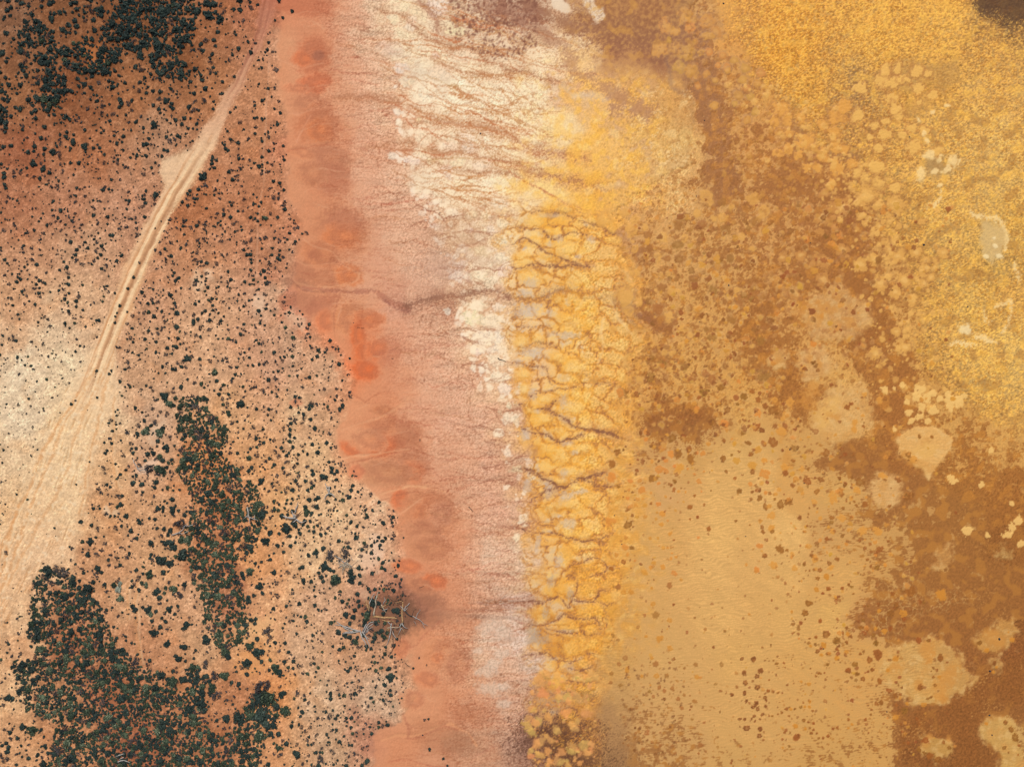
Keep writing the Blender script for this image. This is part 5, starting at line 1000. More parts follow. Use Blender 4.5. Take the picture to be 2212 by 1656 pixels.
# traced single shrubs
for x, y, r in (tl4(0, 1, "690 910 22 1535 1168 28 1533 1345 24 1457 1350 20 1547 1270 20 1680 1128 28 1630 1440 32 1342 1076 21 165 1432 18 1860 1555 30 890 668 16 1440 1408 20 1520 965 18 1540 1050 26 1240 870 20 1110 1040 12 1370 1185 14 1360 1300 17 1160 1300 15 1155 1070 18 1090 1535 16 590 655 20 860 285 18 1155 1390 15 1110 1275 12 1820 1110 20 1350 35 30 400 795 16 350 770 20 205 865 16 125 985 16 1630 25 18 1690 800 28 840 515 20 855 578 16 1265 105 18 480 1440 9")
                + tl4(0, 2, "1450 555 36 1300 735 42 1400 745 46 1160 855 26 1235 865 26 1360 852 28 1180 212 20 1050 1040 26 708 1193 20 1570 1205 48 1590 1470 52 790 1362 34 860 1592 30 1310 1370 26 768 1470 26 1350 330 28 1270 410 34 1390 430 36 1420 385 24 430 1612 46 560 1625 46 1500 1090 34 1500 1000 26 1400 1520 46 1470 1550 36 1330 1520 22 1570 1340 30 1470 1370 40 1500 1410 34 1160 596 18 1285 610 26 1340 600 24 1415 660 28 1265 660 18 1390 630 28 820 1078 18 873 1076 14 1098 1138 26 845 1475 24 1050 785 16 1100 745 16 900 730 20 960 890 15 1425 1250 22 1480 1270 28 720 1600 22 1300 1640 32 1420 1625 26 1190 1605 20 1540 1500 26 1440 110 40 1470 170 30 1570 30 24 1980 260 28 2090 170 34 1900 90 20 2060 600 18 2160 640 28 2110 390 14 1660 1110 26 2160 1610 36 2100 1640 26 1940 1640 22 335 570 10 480 1245 13 785 675 10 65 1460 20 625 180 16 1240 935 16 1010 1240 26 1140 1265 24 1300 1160 16 1350 1170 20 965 1140 16 1370 1075 26 1560 915 14")
                + tl4(0, 3, "780 110 50 815 55 24 1360 140 34 1390 185 26 1290 290 34 1310 330 28 1340 490 36 1455 590 32 1600 615 32 1550 710 32 1530 690 22 1790 555 42 1950 660 40 1980 690 30 1675 790 40 1780 760 34 1590 890 36 1500 910 44 1695 890 40 1870 855 40 1940 860 40 1850 960 44 1880 1040 40 1640 1140 42 1750 1095 42 1680 1000 34 2060 1210 54 1960 1230 36 1690 1260 40 520 1490 46 620 1560 46 390 1620 36 480 1530 30 1050 190 32 870 500 40 360 720 28 220 760 36 190 800 34 210 1300 30 290 1320 44 180 1005 30 1620 410 34 1600 450 28 1510 110 36 1570 170 30 1470 285 30 1600 70 24 1520 325 18 1440 395 22 1390 440 24 1270 80 28 1180 290 26 1160 260 24 1210 120 22 2110 20 28 2150 210 34 2180 380 28 2170 600 32 1240 415 14 990 440 16 980 270 14 1095 520 16 100 1345 22 75 1050 30 120 1055 26 60 880 12 70 1440 22 80 1510 24 400 1460 20 340 1540 22 160 1395 20 95 1270 12 1400 1600 34 1560 1570 36 1740 1610 36 2090 1640 30 1660 1500 28 1440 1530 26 2010 920 20 2070 930 26 1610 730 16 2140 760 40 2140 850 24 1530 825 16")
                + tl4(1, 3, "690 45 48 715 20 26 170 800 36 212 835 32 265 1165 44 645 1210 27 60 960 60 110 1050 70 40 1200 60 30 1050 60 90 1270 50 235 1010 34 40 1370 52 160 1290 34 185 60 26 40 90 32 75 68 12 1413 713 12 1460 1248 14 1490 1238 12 840 15 34 900 62 20 360 1530 36 560 1580 36 545 1635 26 1165 860 34 1150 800 26 1165 890 26 1115 940 24 205 1480 30 170 1460 30 270 1440 26 200 1360 26 55 735 20 100 480 40 120 560 26 445 390 20 300 390 20 60 150 22 195 175 24 155 280 20 270 258 18 20 660 50 5 370 20 405 1175 24 390 1210 14 470 1300 18 315 1290 22 430 1065 20 260 578 20 290 655 20 20 540 28 330 735 22 250 740 20 360 1450 20 110 1620 24 950 1280 16 1140 1290 22 960 1600 28 920 1640 20 1500 1500 18 1620 1582 14 1360 800 12 1475 775 9 1655 1640 12 830 1220 20 770 1120 14 650 1055 20 900 990 16 420 1030 18")
                + tl4(1, 2, "20 1040 44 60 1120 44 170 590 20 120 645 18 275 680 24 240 585 15 290 598 15 370 610 16 325 548 20 615 510 20 300 435 16 15 620 22 45 840 30 230 1140 26 270 1240 44 345 1210 34 440 1110 34 485 1115 20 430 1060 22 530 1060 24 380 880 20 485 850 26 430 840 20 545 980 22 750 190 24 725 220 22 815 110 18 480 310 20 640 1480 40 760 1460 44 520 1460 26 530 1475 22 600 1570 40 640 1600 26 820 1630 34 890 1590 24 160 1630 26 245 1450 18 300 1315 20 385 1290 22 345 1370 16 425 1395 22 130 1290 26 85 1360 36 130 1515 20 640 1245 18 660 730 22 590 800 30 810 980 24 790 960 18 840 880 20 1100 1200 24 1180 1200 16 870 1330 24 950 1400 22 1230 1570 20 565 1300 22 950 1160 14 1275 1330 9 1240 1580 18 130 480 14 75 510 18 70 395 18 500 780 22 540 590 24 660 760 20 20 440 10")
                + tl4(1, 1, "85 230 28 435 360 20 365 310 16 90 400 18 160 55 22 240 120 18 150 490 14 75 690 22 190 575 18 55 495 14 90 575 14 40 600 12 720 1490 22 540 1370 20 490 1450 16 470 1600 20 810 1440 12 115 1625 22 195 1550 16 50 1070 12 400 1145 12 750 1630 14 30 130 14 45 290 12")
                + tl4(1, 0, "170 605 24 235 155 16 310 100 18 20 50 16 165 180 12 55 590 16 110 770 16 155 770 16 190 1080 18 235 1262 15 115 1310 18 105 1410 14 140 1430 16 245 1385 16 60 875 18 160 1240 16 30 735 14 60 1430 14")
                + tl4(0, 0, "450 40 34 290 140 24 830 275 26 1225 490 34 1060 540 20 1000 545 24 935 630 40 1695 605 24 1745 660 20 580 795 30 400 1105 28 320 1030 22 1910 170 30 1790 360 26 1720 110 34 1690 80 26 1830 160 40 1850 50 34 1790 40 34 2070 15 30 2030 95 20 1380 950 20 1390 800 22 1450 880 30 745 1265 30 400 1290 22 210 1100 18 390 1470 30 300 1420 34 470 1320 30 530 1355 24 130 350 20 70 300 24 480 130 22 460 175 30 1180 590 28 1330 590 20 1290 760 15 480 1000 20 185 745 26 160 820 18 40 470 30 1640 930 26 1660 970 18 1370 370 34 870 100 40 1480 1230 28 1340 1090 34 40 180 16 820 830 14 20 800 30 260 875 28 190 950 28 950 710 20 650 1240 30 540 1250 24 190 1500 20 50 1540 22 1770 1535 40 2080 1070 22 1950 1260 16 1840 1420 20 1135 1370 14")):
    kd = 'dark' if (x < 400 and y < 260) or rs2.rand() < .8 else 'grey'
    if r > 6.5 and y > 400 and rs2.rand() < .25: kd = 'olive'
    n = 1
    add_shrub(x, y, r, kd, '', .5)
    if r > 7:                                       # a big bush is several stems grown together
        for _ in range(3):
            a = rs2.rand() * 6.28; q = r * (.6 + .3 * rs2.rand())
            add_shrub(x + math.cos(a) * q, y + math.sin(a) * q, r * (.4 + .25 * rs2.rand()), kd, '', .35)
def cr3(s, ox, oy, k):
    v = [float(t) for t in s.split()]
    return [((ox + v[i] / k) * .54, (oy + v[i + 1] / k) * .54, v[i + 2] / k * .54) for i in range(0, len(v), 3)]
for x, y, r in cr3("800 680 80 770 760 60 830 620 60 900 480 60 900 420 50 330 950 55 510 800 44 430 1010 50 510 1030 50 620 1120 60 640 1040 40 930 1050 50 940 980 40 1060 920 60 1000 960 44 1310 590 70 1250 580 50 650 300 50 600 580 50 270 370 35 460 660 54 570 690 54 420 650 36 940 220 40 860 270 30 230 1190 35 410 1210 40 1110 800 40 960 800 44 1080 640 40 1250 1190 44 500 400 28 660 430 44 200 790 44 270 90 70 330 50 50 560 60 60 500 80 40 680 130 35 470 470 34 340 1250 40 750 830 40 1150 960 40 1400 330 34 1160 410 34 1090 230 40 800 1190 44 870 1230 36 1120 1210 34 1110 1320 40 1200 1590 60 960 1600 40 480 1610 44 1100 1040 44 900 1110 40", 1280, 2300, 4.246) + cr3("350 610 85 540 560 60 500 940 120 430 1000 70 800 830 110 1000 850 70 1130 900 60 1110 540 70 1250 510 64 1060 330 74 1390 330 80 270 430 66 600 1190 70 900 1110 84 1310 920 54 1200 760 64 40 1090 74 290 260 54 640 240 54 500 240 50 780 940 60 290 1110 60 1780 970 70 1520 1150 80 1580 1540 90 250 1470 80 1050 1430 70 770 1390 60", 1080, 1980, 7.373):
    add_shrub(x, y, r * .95, 'olive' if rs2.rand() < .25 else 'dark', '', .3)
for pts, dk_, fill, ph in THK:
    x0, x1, y0, y1 = pts[:, 0].min(), pts[:, 0].max(), pts[:, 1].min(), pts[:, 1].max()
    for _ in range(int((x1 - x0) * (y1 - y0) / 9)):
        x, y = x0 + rs2.rand() * (x1 - x0), y0 + rs2.rand() * (y1 - y0)
        if not inside(pts, x, y): continue
        j_, i_ = int((y - gy[0]) / STEP), int((x - gx[0]) / STEP)
        if not (0 <= i_ < NX and 0 <= j_ < NY): continue
        gap = float(GAP[j_, i_])
        if gap > .08 + .75 * (fill - .5): continue
        r = (2.4 if dk_ < .6 else 3.0) + rs2.rand() ** 2 * 8
        t = rs2.rand()
        add_shrub(x, y, r, 'dark' if t < dk_ else ('olive' if t < dk_ + (1 - dk_) * .8 else 'grey'), ph, .58)
# open scrub: how thick and how big (units of 100 x 100)
DEN = P("0 0 0 0").reshape(-1, 4) if False else np.array([[50, 50, 34, 4.6], [250, 60, 40, 5.4], [450, 40, 38, 5], [550, 60, 24, 4], [50, 160, 42, 5], [250, 200, 30, 4.6], [420, 160, 34, 4.8], [520, 170, 22, 3.4], [60, 280, 32, 4.2], [200, 290, 34, 4], [330, 260, 40, 3.8], [560, 200, 22, 3.4], [560, 330, 30, 3.8], [80, 400, 34, 3.6], [230, 400, 34, 3.4],
                [60, 500, 34, 3.5], [200, 520, 34, 3.4], [450, 450, 52, 3.6], [560, 480, 36, 3.6], [420, 560, 46, 3.6], [560, 590, 40, 3.6], [60, 620, 32, 3.6], [180, 640, 28, 3.6], [340, 640, 40, 3.6], [480, 660, 40, 3.4], [620, 670, 30, 3.2], [60, 720, 24, 3], [150, 760, 24, 2.6], [300, 740, 40, 3.6], [450, 760, 38, 3.6], [620, 760, 46, 3.6], [700, 780, 34, 3.4],
                [50, 850, 24, 2.6], [130, 900, 14, 2.2], [300, 860, 38, 3.6], [600, 860, 46, 3.6], [700, 880, 30, 3.6], [60, 980, 14, 2.4], [150, 1000, 8, 2], [240, 1010, 22, 3.2], [300, 960, 36, 4.2], [600, 980, 34, 3.8], [690, 960, 46, 4], [60, 1100, 16, 2.6], [150, 1100, 12, 2.6], [250, 1100, 30, 3.6], [340, 1120, 32, 3.8], [600, 1080, 38, 4], [700, 1080, 42, 4], [800, 1110, 46, 3.6],
                [40, 1220, 14, 2.8], [200, 1170, 26, 3.8], [300, 1180, 28, 3.8], [600, 1180, 30, 4], [700, 1180, 40, 3.8], [820, 1190, 36, 3.8], [30, 1330, 24, 3.2], [280, 1300, 18, 3.6], [350, 1360, 22, 3.6], [590, 1320, 26, 3.6], [680, 1300, 32, 3.8], [800, 1330, 50, 4.2], [20, 1450, 30, 3.6], [420, 1400, 20, 3.4], [600, 1420, 22, 3.6], [700, 1430, 36, 3], [800, 1430, 44, 3.4], [30, 1600, 30, 4], [620, 1540, 24, 3.6], [720, 1540, 44, 3.6], [820, 1530, 34, 3.4], [650, 1630, 42, 4], [760, 1630, 46, 3.6]], np.float32)
npts = 0
xs_sh = P("612,-70 608,0 600,60 598,150 607,230 622,330 612,400 640,450 660,500 632,560 622,620 650,670 692,712 738,750 765,800 760,850 740,890 725,930 735,985 770,1020 800,1060 850,1100 870,1130 865,1180 868,1240 880,1280 885,1310 880,1340 865,1370 865,1400 875,1440 880,1490 870,1520 840,1560 800,1590 790,1730")
for _ in range(19000):
    x, y = -40 + rs2.rand() * 940, -40 + rs2.rand() * 1740
    if x > np.interp(y, xs_sh[:, 1], xs_sh[:, 0]) - 2: continue
    j = int((y - gy[0]) / STEP); i = int((x - gx[0]) / STEP)
    on_track = TRACK[j, i] > .4
    if on_track and (y < 800 or rs2.rand() < .86): continue
    d2 = (DEN[:, 0] - x) ** 2 + (DEN[:, 1] - y) ** 2
    wgt = 1 / (d2 + 900) ** 2; den = float((wgt * DEN[:, 2]).sum() / wgt.sum()); rm = float((wgt * DEN[:, 3]).sum() / wgt.sum())
    cl = float(CLU[j, i])
    if rs2.rand() > den / 52. * (1 + .9 * cl): continue
    r = rm * (.42 + 1.05 * rs2.rand() ** 2.0)
    t = rs2.rand()
    gshare = .2 if y < 330 else .5
    add_shrub(x, y, r, 'grey' if t < gshare else ('olive' if t > .93 and y > 600 else 'dark'), '', .68)
for x, y, r in tl4(0, 1, '1215 610 12 1160 740 17 1115 840 15 1045 990 17 1020 1050 11 1005 1080 13 1000 1135 15 1400 260 9 1345 320 10 845 1555 16 730 1340 14'):
    add_shrub(x, y, r, 'grey' if rs2.rand() < .4 else 'dark', '', .3)
shr.append((258, 1270, 9, 'silver', '')); shr.append((262, 1258, 6, 'silver', '')); shr.append((249, 1262, 7, 'olive', ''))

LMK = [(582, 6, 'the track top'), (368, 362, 'the pale widening of the track'), (500, 200, 'the narrow upper track'), (290, 600, 'the twin ruts of the track'), (215, 770, 'the fraying lower track'), (110, 780, 'the cream sand patch'), (60, 1000, 'the wheel marks'), (640, 1113, 'the forked dead tree'), (713, 1065, 'the small dead tree'), (748, 1217, 'the brush pile'), (820, 1335, 'the dead wood heap'), (468, 963, 'the bare sand hole'), (425, 858, 'the head of the thicket strip'), (490, 1396, 'the foot of the thicket strip'), (560, 1110, 'the strip bulge'),
       (258, 1268, 'the silver shrub'), (238, 1104, 'the two pale round spots'), (125, 1225, 'the bottom thicket head'), (300, 1500, 'the bottom thicket'), (590, 1520, 'the right thicket tip'), (120, 1640, 'the bottom left corner'), (625, 622, 'the drainage head'), (740, 770, 'the bright orange clay pan'), (735, 960, 'the clay bay'), (868, 1150, 'the lowest clay bulge'), (885, 1490, 'the lower clay notch'), (435, 603, 'the pale ring clearing'), (305, 1008, 'the thin grey branches'), (400, 1145, 'the curved grey branches'), (330, 60, 'the top thicket'), (80, 90, 'the top left clump'), (400, 145, 'the round dark clump'), (180, 130, 'the middle top clump'), (110, 215, 'the hook shaped clump'), (10, 225, 'the left edge clump'),
       (8, 560, 'the mid left edge'), (8, 1330, 'the lower left edge'), (600, 300, 'the faint pale path'), (470, 500, 'the brown scrub'), (150, 480, 'the pale scrub'), (560, 860, 'the scrub above the strip'), (600, 1330, 'the orange sand'), (330, 1330, 'the sandy gap'), (700, 1560, 'the bottom edge scrub'), (650, 760, 'the shoreline scrub'), (330, 820, 'the grey scrub')]
def where(x, y):
    d, lx_, ly_, nm = min((((lx_ - x) ** 2 + (ly_ - y) ** 2), lx_, ly_, nm) for lx_, ly_, nm in LMK)
    d = math.sqrt(d)
    if d < 12: return 'right at ' + nm
    a = (math.degrees(math.atan2(ly_ - y, x - lx_)) + 360) % 360
    dr = ('right of', 'above right of', 'above', 'above left of', 'left of', 'below left of', 'below', 'below right of')[int((a + 22.5) // 45) % 8]
    return ('close ' if d < 40 else ('' if d < 80 else 'well ')) + dr + ' ' + nm
kinds = {'dark': [], 'olive': [], 'grey': [], 'silver': []}
for s_ in shr:
    kinds[s_[3]].append(s_)
rest = []; todo = {}
cnames = {'dark': ('dark_green_shrub', 'dark green'), 'olive': ('olive_shrub', 'olive'), 'grey': ('dry_grey_shrub', 'dry grey'), 'silver': ('silver_shrub', 'pale silver')}
for kind, lst in kinds.items():
    lst.sort(key=lambda s_: -s_[2] * (1 if (0 < s_[0] < 2212 and 0 < s_[1] < 1656) else .01))
    for n, (x, y, r, _, ph) in enumerate(lst):
        if n >= 300 or not (2 < x and 2 < y < 1654): rest.append((x, y, r, kind)); continue
        me = protos[kind][rs2.randint(len(protos[kind]))]
        o = new_obj(cnames[kind][0], me)
        o.location = (wx(x), wy(y), ground_z(x, y) - .02)
        R_ = r * SC * 1.04
        sx = R_ * (.9 + .35 * rs2.rand()); sy_ = R_ * (.8 + .3 * rs2.rand()); o.scale = (sx, sy_, R_ * (.75 + .4 * rs2.rand()))
        o.rotation_euler = (0, 0, rs2.rand() * 6.283)
        sz = 'very big' if r > 11 else ('big' if r > 8.5 else ('mid-sized' if r > 6 else ('smallish' if r > 4.6 else 'small')))
        shp = 'broad' if sx / sy_ > 1.28 else ('round' if sx / sy_ > .98 else 'uneven')
        tag(o, None, 'shrub', {'dark': 'dark green shrubs in the scrub', 'olive': 'olive shrubs in the thickets', 'grey': 'dry grey shrubs in the scrub', 'silver': 'silver leaved shrubs'}[kind])
        todo.setdefault((sz, shp, cnames[kind][1], where(x, y)), []).append((x, y, o))
for (sz, shp, cn, wh), lst in todo.items():
    xs_, ys_ = [q[0] for q in lst], [q[1] for q in lst]
    byx = max(xs_) - min(xs_) > max(ys_) - min(ys_)
    lst.sort(key=lambda q: q[0] if byx else q[1])
    n = len(lst); ends = ('leftmost', 'rightmost', 'left') if byx else ('topmost', 'lowest', 'upper')
    ords = ['', 'second', 'third', 'fourth', 'fifth', 'sixth', 'seventh', 'eighth', 'ninth', 'tenth', 'eleventh', 'twelfth']
    for k, (x, y, o) in enumerate(lst):
        pre = '' if n == 1 else ends[0] if k == 0 else ends[1] if k == n - 1 else 'middle' if n == 3 else ords[min(k, 11)] + ' ' + ends[2]
        o['label'] = (f'{pre} {sz} {shp} {cn} shrub {wh}').strip()

# the many small ones, as one mass
lowp = {'dark': [foliage_arrays(200 + i, 26, .30, .8, 4, .5) for i in range(5)], 'grey': [foliage_arrays(220 + i, 40, .26, .6, 5, .7, False) for i in range(5)],
        'olive': [foliage_arrays(240 + i, 40, .24, .8, 5, .6) for i in range(4)], 'silver': [foliage_arrays(260, 30, .24, .8, 5, .6)]}
lowp = {k: [(np.array(v, np.float32), f) for v, f in l_] for k, l_ in lowp.items()}
allv, allf, allm, off = [], [], [], 0
midx = {'dark': 0, 'olive': 1, 'grey': 2, 'silver': 1}
for x, y, r, kind in rest:
    v, f = lowp[kind][rs2.randint(len(lowp[kind]))]
    a = rs2.rand() * 6.283; c_, s_ = math.cos(a), math.sin(a)
    q = v * np.array([1.1, .95, .9], np.float32) * (r * SC * 1.25)
    allv.append(np.stack([q[:, 0] * c_ - q[:, 1] * s_ + wx(x), q[:, 0] * s_ + q[:, 1] * c_ + wy(y), q[:, 2] + ground_z(x, y) - .02], 1))
    allf += [tuple(t + off for t in ff) for ff in f]; allm += [midx[kind]] * len(f); off += len(v)
# litter, seedlings and clods too small to tell apart
for _ in range(8000):
    x, y = -30 + rs2.rand() * 920, -30 + rs2.rand() * 1720
    if x > np.interp(y, xs_sh[:, 1], xs_sh[:, 0]) - 1: continue
    if TRACK[int((y - gy[0]) / STEP), int((x - gx[0]) / STEP)] > .4 and rs2.rand() < .93: continue
    if y > 850 and x < 260 and y < 1250 and rs2.rand() < .5: continue
    v, f = lowp['grey' if rs2.rand() < .6 else 'dark'][rs2.randint(5)]
    r = .6 + 1.3 * rs2.rand() ** 2
    v = v[-40:]; n = len(v) // 4
    q = v * (r * SC) * np.array([1.2, 1, .7], np.float32)
    allv.append(q + np.array([wx(x), wy(y), ground_z(x, y)], np.float32))
    allf += [tuple(off + 4 * k + t for t in range(4)) for k in range(n)]; allm += [2 if rs2.rand() < .6 else 0] * n; off += len(v)
me = bpy.data.meshes.new('low_scrub'); me.from_pydata(np.concatenate(allv).tolist(), [], allf)
for m in (M_DARK, M_OLIVE, M_GREY): me.materials.append(m)
me.polygons.foreach_set('material_index', np.array(allm, np.int32)); me.update()
tag(new_obj('low_scrub', me), 'small low shrubs and dry tufts dotted all over the sandy scrub', 'scrub', kind='stuff')
print('SHRUBS', {k: len(v) for k, v in kinds.items()}, 'rest', len(rest), 'tris', sum(len(f) - 2 for f in allf))

# ------------------------------------------------------------------ dead wood
def bark_material(name, c0, c1):
    g = NT(name)
    out = g.n('OutputMaterial'); b = g.n('BsdfPrincipled'); g.l(b.outputs[0], out.inputs[0])
    geo = g.n('NewGeometry'); nz = g.n('TexNoise'); nz.inputs['Scale'].default_value = 6; nz.inputs['Detail'].default_value = 4
    g.l(geo.outputs['Position'], nz.inputs['Vector'])
    cr = g.n('ValToRGB'); cr.color_ramp.elements[0].position = .35; cr.color_ramp.elements[1].position = .65
    cr.color_ramp.elements[0].color = (*c0, 1); cr.color_ramp.elements[1].color = (*c1, 1)
    g.l(nz.outputs[0], cr.inputs[0]); g.l(cr.outputs[0], b.inputs['Base Color']); b.inputs['Roughness'].default_value = .85
    return g.m
M_GBARK = bark_material('weathered grey wood', (.24, .22, .20), (.46, .43, .39))
M_YBARK = bark_material('peeling golden wood', (.26, .13, .05), (.52, .33, .15))
M_BBARK = bark_material('red brown twigs', (.10, .05, .03), (.24, .12, .07))
M_PALE = bark_material('pale brushwood', (.30, .22, .14), (.50, .42, .30))
M_STICK = bark_material('dark wet stick', (.02, .018, .016), (.07, .055, .045))
def tube(pts, r0, r1, seed, n=6):
    r = random.Random(seed); pts = [np.array(p, float) for p in pts]
    fine = []
    for a, b in zip(pts[:-1], pts[1:]):
        fine.append(a); fine.append((a + b) / 2 + np.array([r.gauss(0, 1), r.gauss(0, 1), r.gauss(0, .5)]) * np.linalg.norm(b - a) * .05)
    fine.append(pts[-1]); vs, fs = [], []
    for i, p in enumerate(fine):
        d = fine[min(i + 1, len(fine) - 1)] - fine[max(i - 1, 0)]; d /= np.linalg.norm(d) + 1e-9
        u = np.cross(d, (0, 0, 1) if abs(d[2]) < .9 else (1, 0, 0)); u /= np.linalg.norm(u); v = np.cross(d, u)
        rad = (r0 + (r1 - r0) * i / (len(fine) - 1)) * (.9 + .2 * r.random())
        for k in range(n):
            a = 6.2832 * k / n; vs.append(tuple(p + (u * math.cos(a) + v * math.sin(a)) * rad))
    for i in range(len(fine) - 1):
        for k in range(n): fs.append((i * n + k, i * n + (k + 1) % n, (i + 1) * n + (k + 1) % n, (i + 1) * n + k))
    fs.append(tuple(range(n - 1, -1, -1))); fs.append(tuple(len(vs) - n + k for k in range(n)))
    return vs, fs
def crop(p, ox, oy, k): return [((ox + a / k) * .54, (oy + b / k) * .54) for a, b in P(p)]
def dead_tree(name, label, branches, cat='dead tree', group=None, zs=(.12, .45)):
    allp = [q for b in branches for q in b[0]]
    cx, cy = sum(q[0] for q in allp) / len(allp), sum(q[1] for q in allp) / len(allp)
    gz = ground_z(cx, cy)
    root = bpy.data.objects.new(name, None); col.objects.link(root); root.location = (wx(cx), wy(cy), gz); root.empty_display_size = .3
    tag(root, label, cat, group)
    for k, (pts, r0, r1, m, nm) in enumerate(branches):
        rr = random.Random(k + len(pts) * 7 + int(cx))
        zh = [zs[0] * (.6 + rr.random() * .7) + (zs[1] - zs[0]) * rr.random() * (.3 + .7 * i / max(1, len(pts) - 1)) for i in range(len(pts))]
        if nm == 'trunk': zh = [r0 * .8] * len(pts)
        vs, fs = tube([(wx(q[0]) - wx(cx), wy(q[1]) - wy(cy), z) for q, z in zip(pts, zh)], r0 * 1.25, r1 * 1.25, k + int(cx * 3))
        o = new_obj(nm, mesh_of(nm, vs, fs, m), root)
        for p_ in o.data.polygons: p_.use_smooth = True
    return root
def C1(p): return crop(p, 1280, 2300, 4.246)
def C2(p): return crop(p, 1080, 1980, 7.373)
G, Yb, B = M_GBARK, M_YBARK, M_BBARK
def br(fn, s, r0, r1, m, nm='branch'): return (fn(s), r0, r1, m, nm)
dead_tree('fallen_tree', 'bleached grey fallen tree, leftmost of the dead wood heap', [
    br(C1, "700 930 560 940 400 965", .11, .05, G, 'trunk'), br(C1, "540 880 420 845 270 815", .08, .03, G), br(C1, "520 920 400 850 300 770", .08, .03, G), br(C1, "660 940 540 955 400 970", .07, .03, G), br(C1, "690 935 560 900 420 845", .09, .05, G),
    br(C1, "760 960 800 860 860 790 930 770", .09, .03, G), br(C1, "780 970 820 870 920 800", .07, .03, G), br(C1, "740 930 790 820 800 800", .07, .04, G), br(C1, "800 960 830 900 880 868 920 866", .05, .02, G), br(C1, "700 940 720 1030 770 1100 810 1220", .09, .03, G), br(C1, "730 930 780 1010 820 1100 860 1230", .09, .03, G), br(C1, "740 950 800 1030 850 1055", .06, .03, G), br(C1, "700 950 730 1050 760 1100", .05, .02, G), br(C1, "760 980 790 1080 800 1160", .05, .02, M_BBARK)])
dead_tree('fallen_log', 'long straight golden log lying across the middle of the dead wood', [
    br(C1, "905 690 1000 692 1160 702 1310 716", .13, .09, Yb, 'trunk'), br(C1, "925 665 930 600 960 470 950 420 990 280 1010 250", .12, .03, M_PALE), br(C1, "950 430 990 350 1000 330", .06, .03, Yb), br(C1, "960 470 952 400 975 320", .05, .02, G)])
dead_tree('dead_branch', 'golden fan of dead branches left of the long log', [
    br(C1, "845 585 810 480 750 470", .06, .02, Yb), br(C1, "840 580 850 450 900 350 940 290", .06, .03, G), br(C1, "842 580 840 430 852 330", .06, .02, Yb), br(C1, "845 585 790 420 760 450", .05, .02, Yb), br(C1, "846 586 825 500 800 400", .06, .02, Yb)], 'branches')
dead_tree('dead_branch', 'crossed pale branches above the long golden log', [
    br(C1, "1050 480 1090 550 1135 612", .07, .03, M_PALE), br(C1, "1040 530 1110 500 1170 470", .05, .02, Yb), br(C1, "1070 580 1170 540", .05, .02, G), br(C1, "1080 480 1120 400 1100 370 1110 350", .05, .02, G)], 'branches')
dead_tree('fallen_tree', 'upright looking golden dead trunk at the right of the dead wood', [
    br(C1, "1400 800 1398 680 1402 560 1412 430", .11, .06, Yb, 'trunk'), br(C1, "1410 430 1380 360 1412 250", .05, .02, B), br(C1, "1340 490 1280 440 1200 350 1160 330", .05, .03, B), br(C1, "1330 490 1250 420", .04, .02, Yb), br(C1, "1440 590 1380 500", .07, .03, G), br(C1, "1440 585 1460 520 1500 490 1530 455", .07, .03, G), br(C1, "1450 590 1500 530", .05, .02, G), br(C1, "1460 605 1510 650 1575 682", .08, .05, M_STICK), br(C1, "1400 790 1440 860 1500 885", .07, .02, G), br(C1, "1390 800 1360 860 1420 910", .06, .02, G), br(C1, "1385 880 1330 1000", .04, .02, G), br(C1, "1390 880 1450 985", .04, .02, Yb)])
dead_tree('fallen_tree', 'grey dead tree with long legs at the bottom of the dead wood', [
    br(C1, "1140 882 1240 868 1350 872", .07, .04, M_PALE, 'trunk'), br(C1, "1225 800 1215 900 1185 1050 1170 1100 1130 1180", .07, .02, G), br(C1, "1230 910 1250 1100 1255 1200 1220 1290", .06, .02, B), br(C1, "1230 920 1270 1010 1312 1062", .06, .02, G), br(C1, "1160 770 1230 830", .05, .03, G), br(C1, "1060 740 1180 760 1260 770 1310 820", .05, .03, Yb), br(C1, "1150 930 1180 900 1130 860", .05, .02, Yb)])
dead_tree('dead_branch', 'forked grey branch reaching onto the red clay', [
    br(C1, "1575 680 1690 740 1750 800 1832 842", .05, .015, G), br(C1, "1750 800 1762 850 1787 890", .03, .012, G), br(C1, "1640 705 1658 640 1690 600 1706 560", .04, .015, G), br(C1, "1610 745 1640 700", .03, .02, G), br(C1, "1600 770 1630 800 1640 850", .02, .01, G)], 'branches')
dead_tree('dead_branch', 'reddish brown twig heap at the top right of the dead wood', [
    br(C1, "1180 340 1270 420 1350 400", .05, .02, B), br(C1, "1250 490 1330 310", .04, .02, B), br(C1, "1300 450 1400 420", .05, .02, Yb), br(C1, "1290 440 1420 460", .05, .02, B), br(C1, "1370 400 1410 260", .06, .02, B), br(C1, "1410 250 1460 340", .04, .02, M_STICK), br(C1, "1150 270 1160 310", .03, .02, B), br(C1, "1500 340 1580 280", .03, .01, B), br(C1, "1570 670 1600 570 1650 540", .04, .02, B), br(C1, "1370 1100 1380 1010", .03, .015, B), br(C1, "840 900 900 940 980 990", .04, .02, B)], 'branches')
dead_tree('dead_tree', 'grey forked dead tree among shrubs in the middle left', [
    br(C2, "810 640 780 600 740 560", .16, .10, G, 'trunk'), br(C2, "790 640 700 650 560 620 440 580", .15, .06, G), br(C2, "560 622 520 650 490 690", .05, .02, G), br(C2, "760 600 720 530 690 430", .12, .04, G), br(C2, "760 510 800 380 850 260 890 170", .09, .03, G), br(C2, "800 610 900 520 1000 420", .09, .03, B), br(C2, "810 680 900 750 1000 770 1110 720", .08, .03, G), br(C2, "820 690 760 740 720 775", .06, .02, G), br(C2, "830 690 880 720 930 700", .05, .02, G)], zs=(.3, .9))
def V_(c, r): return lambda s: [tuple(q) for q in TL(c, r, s)]
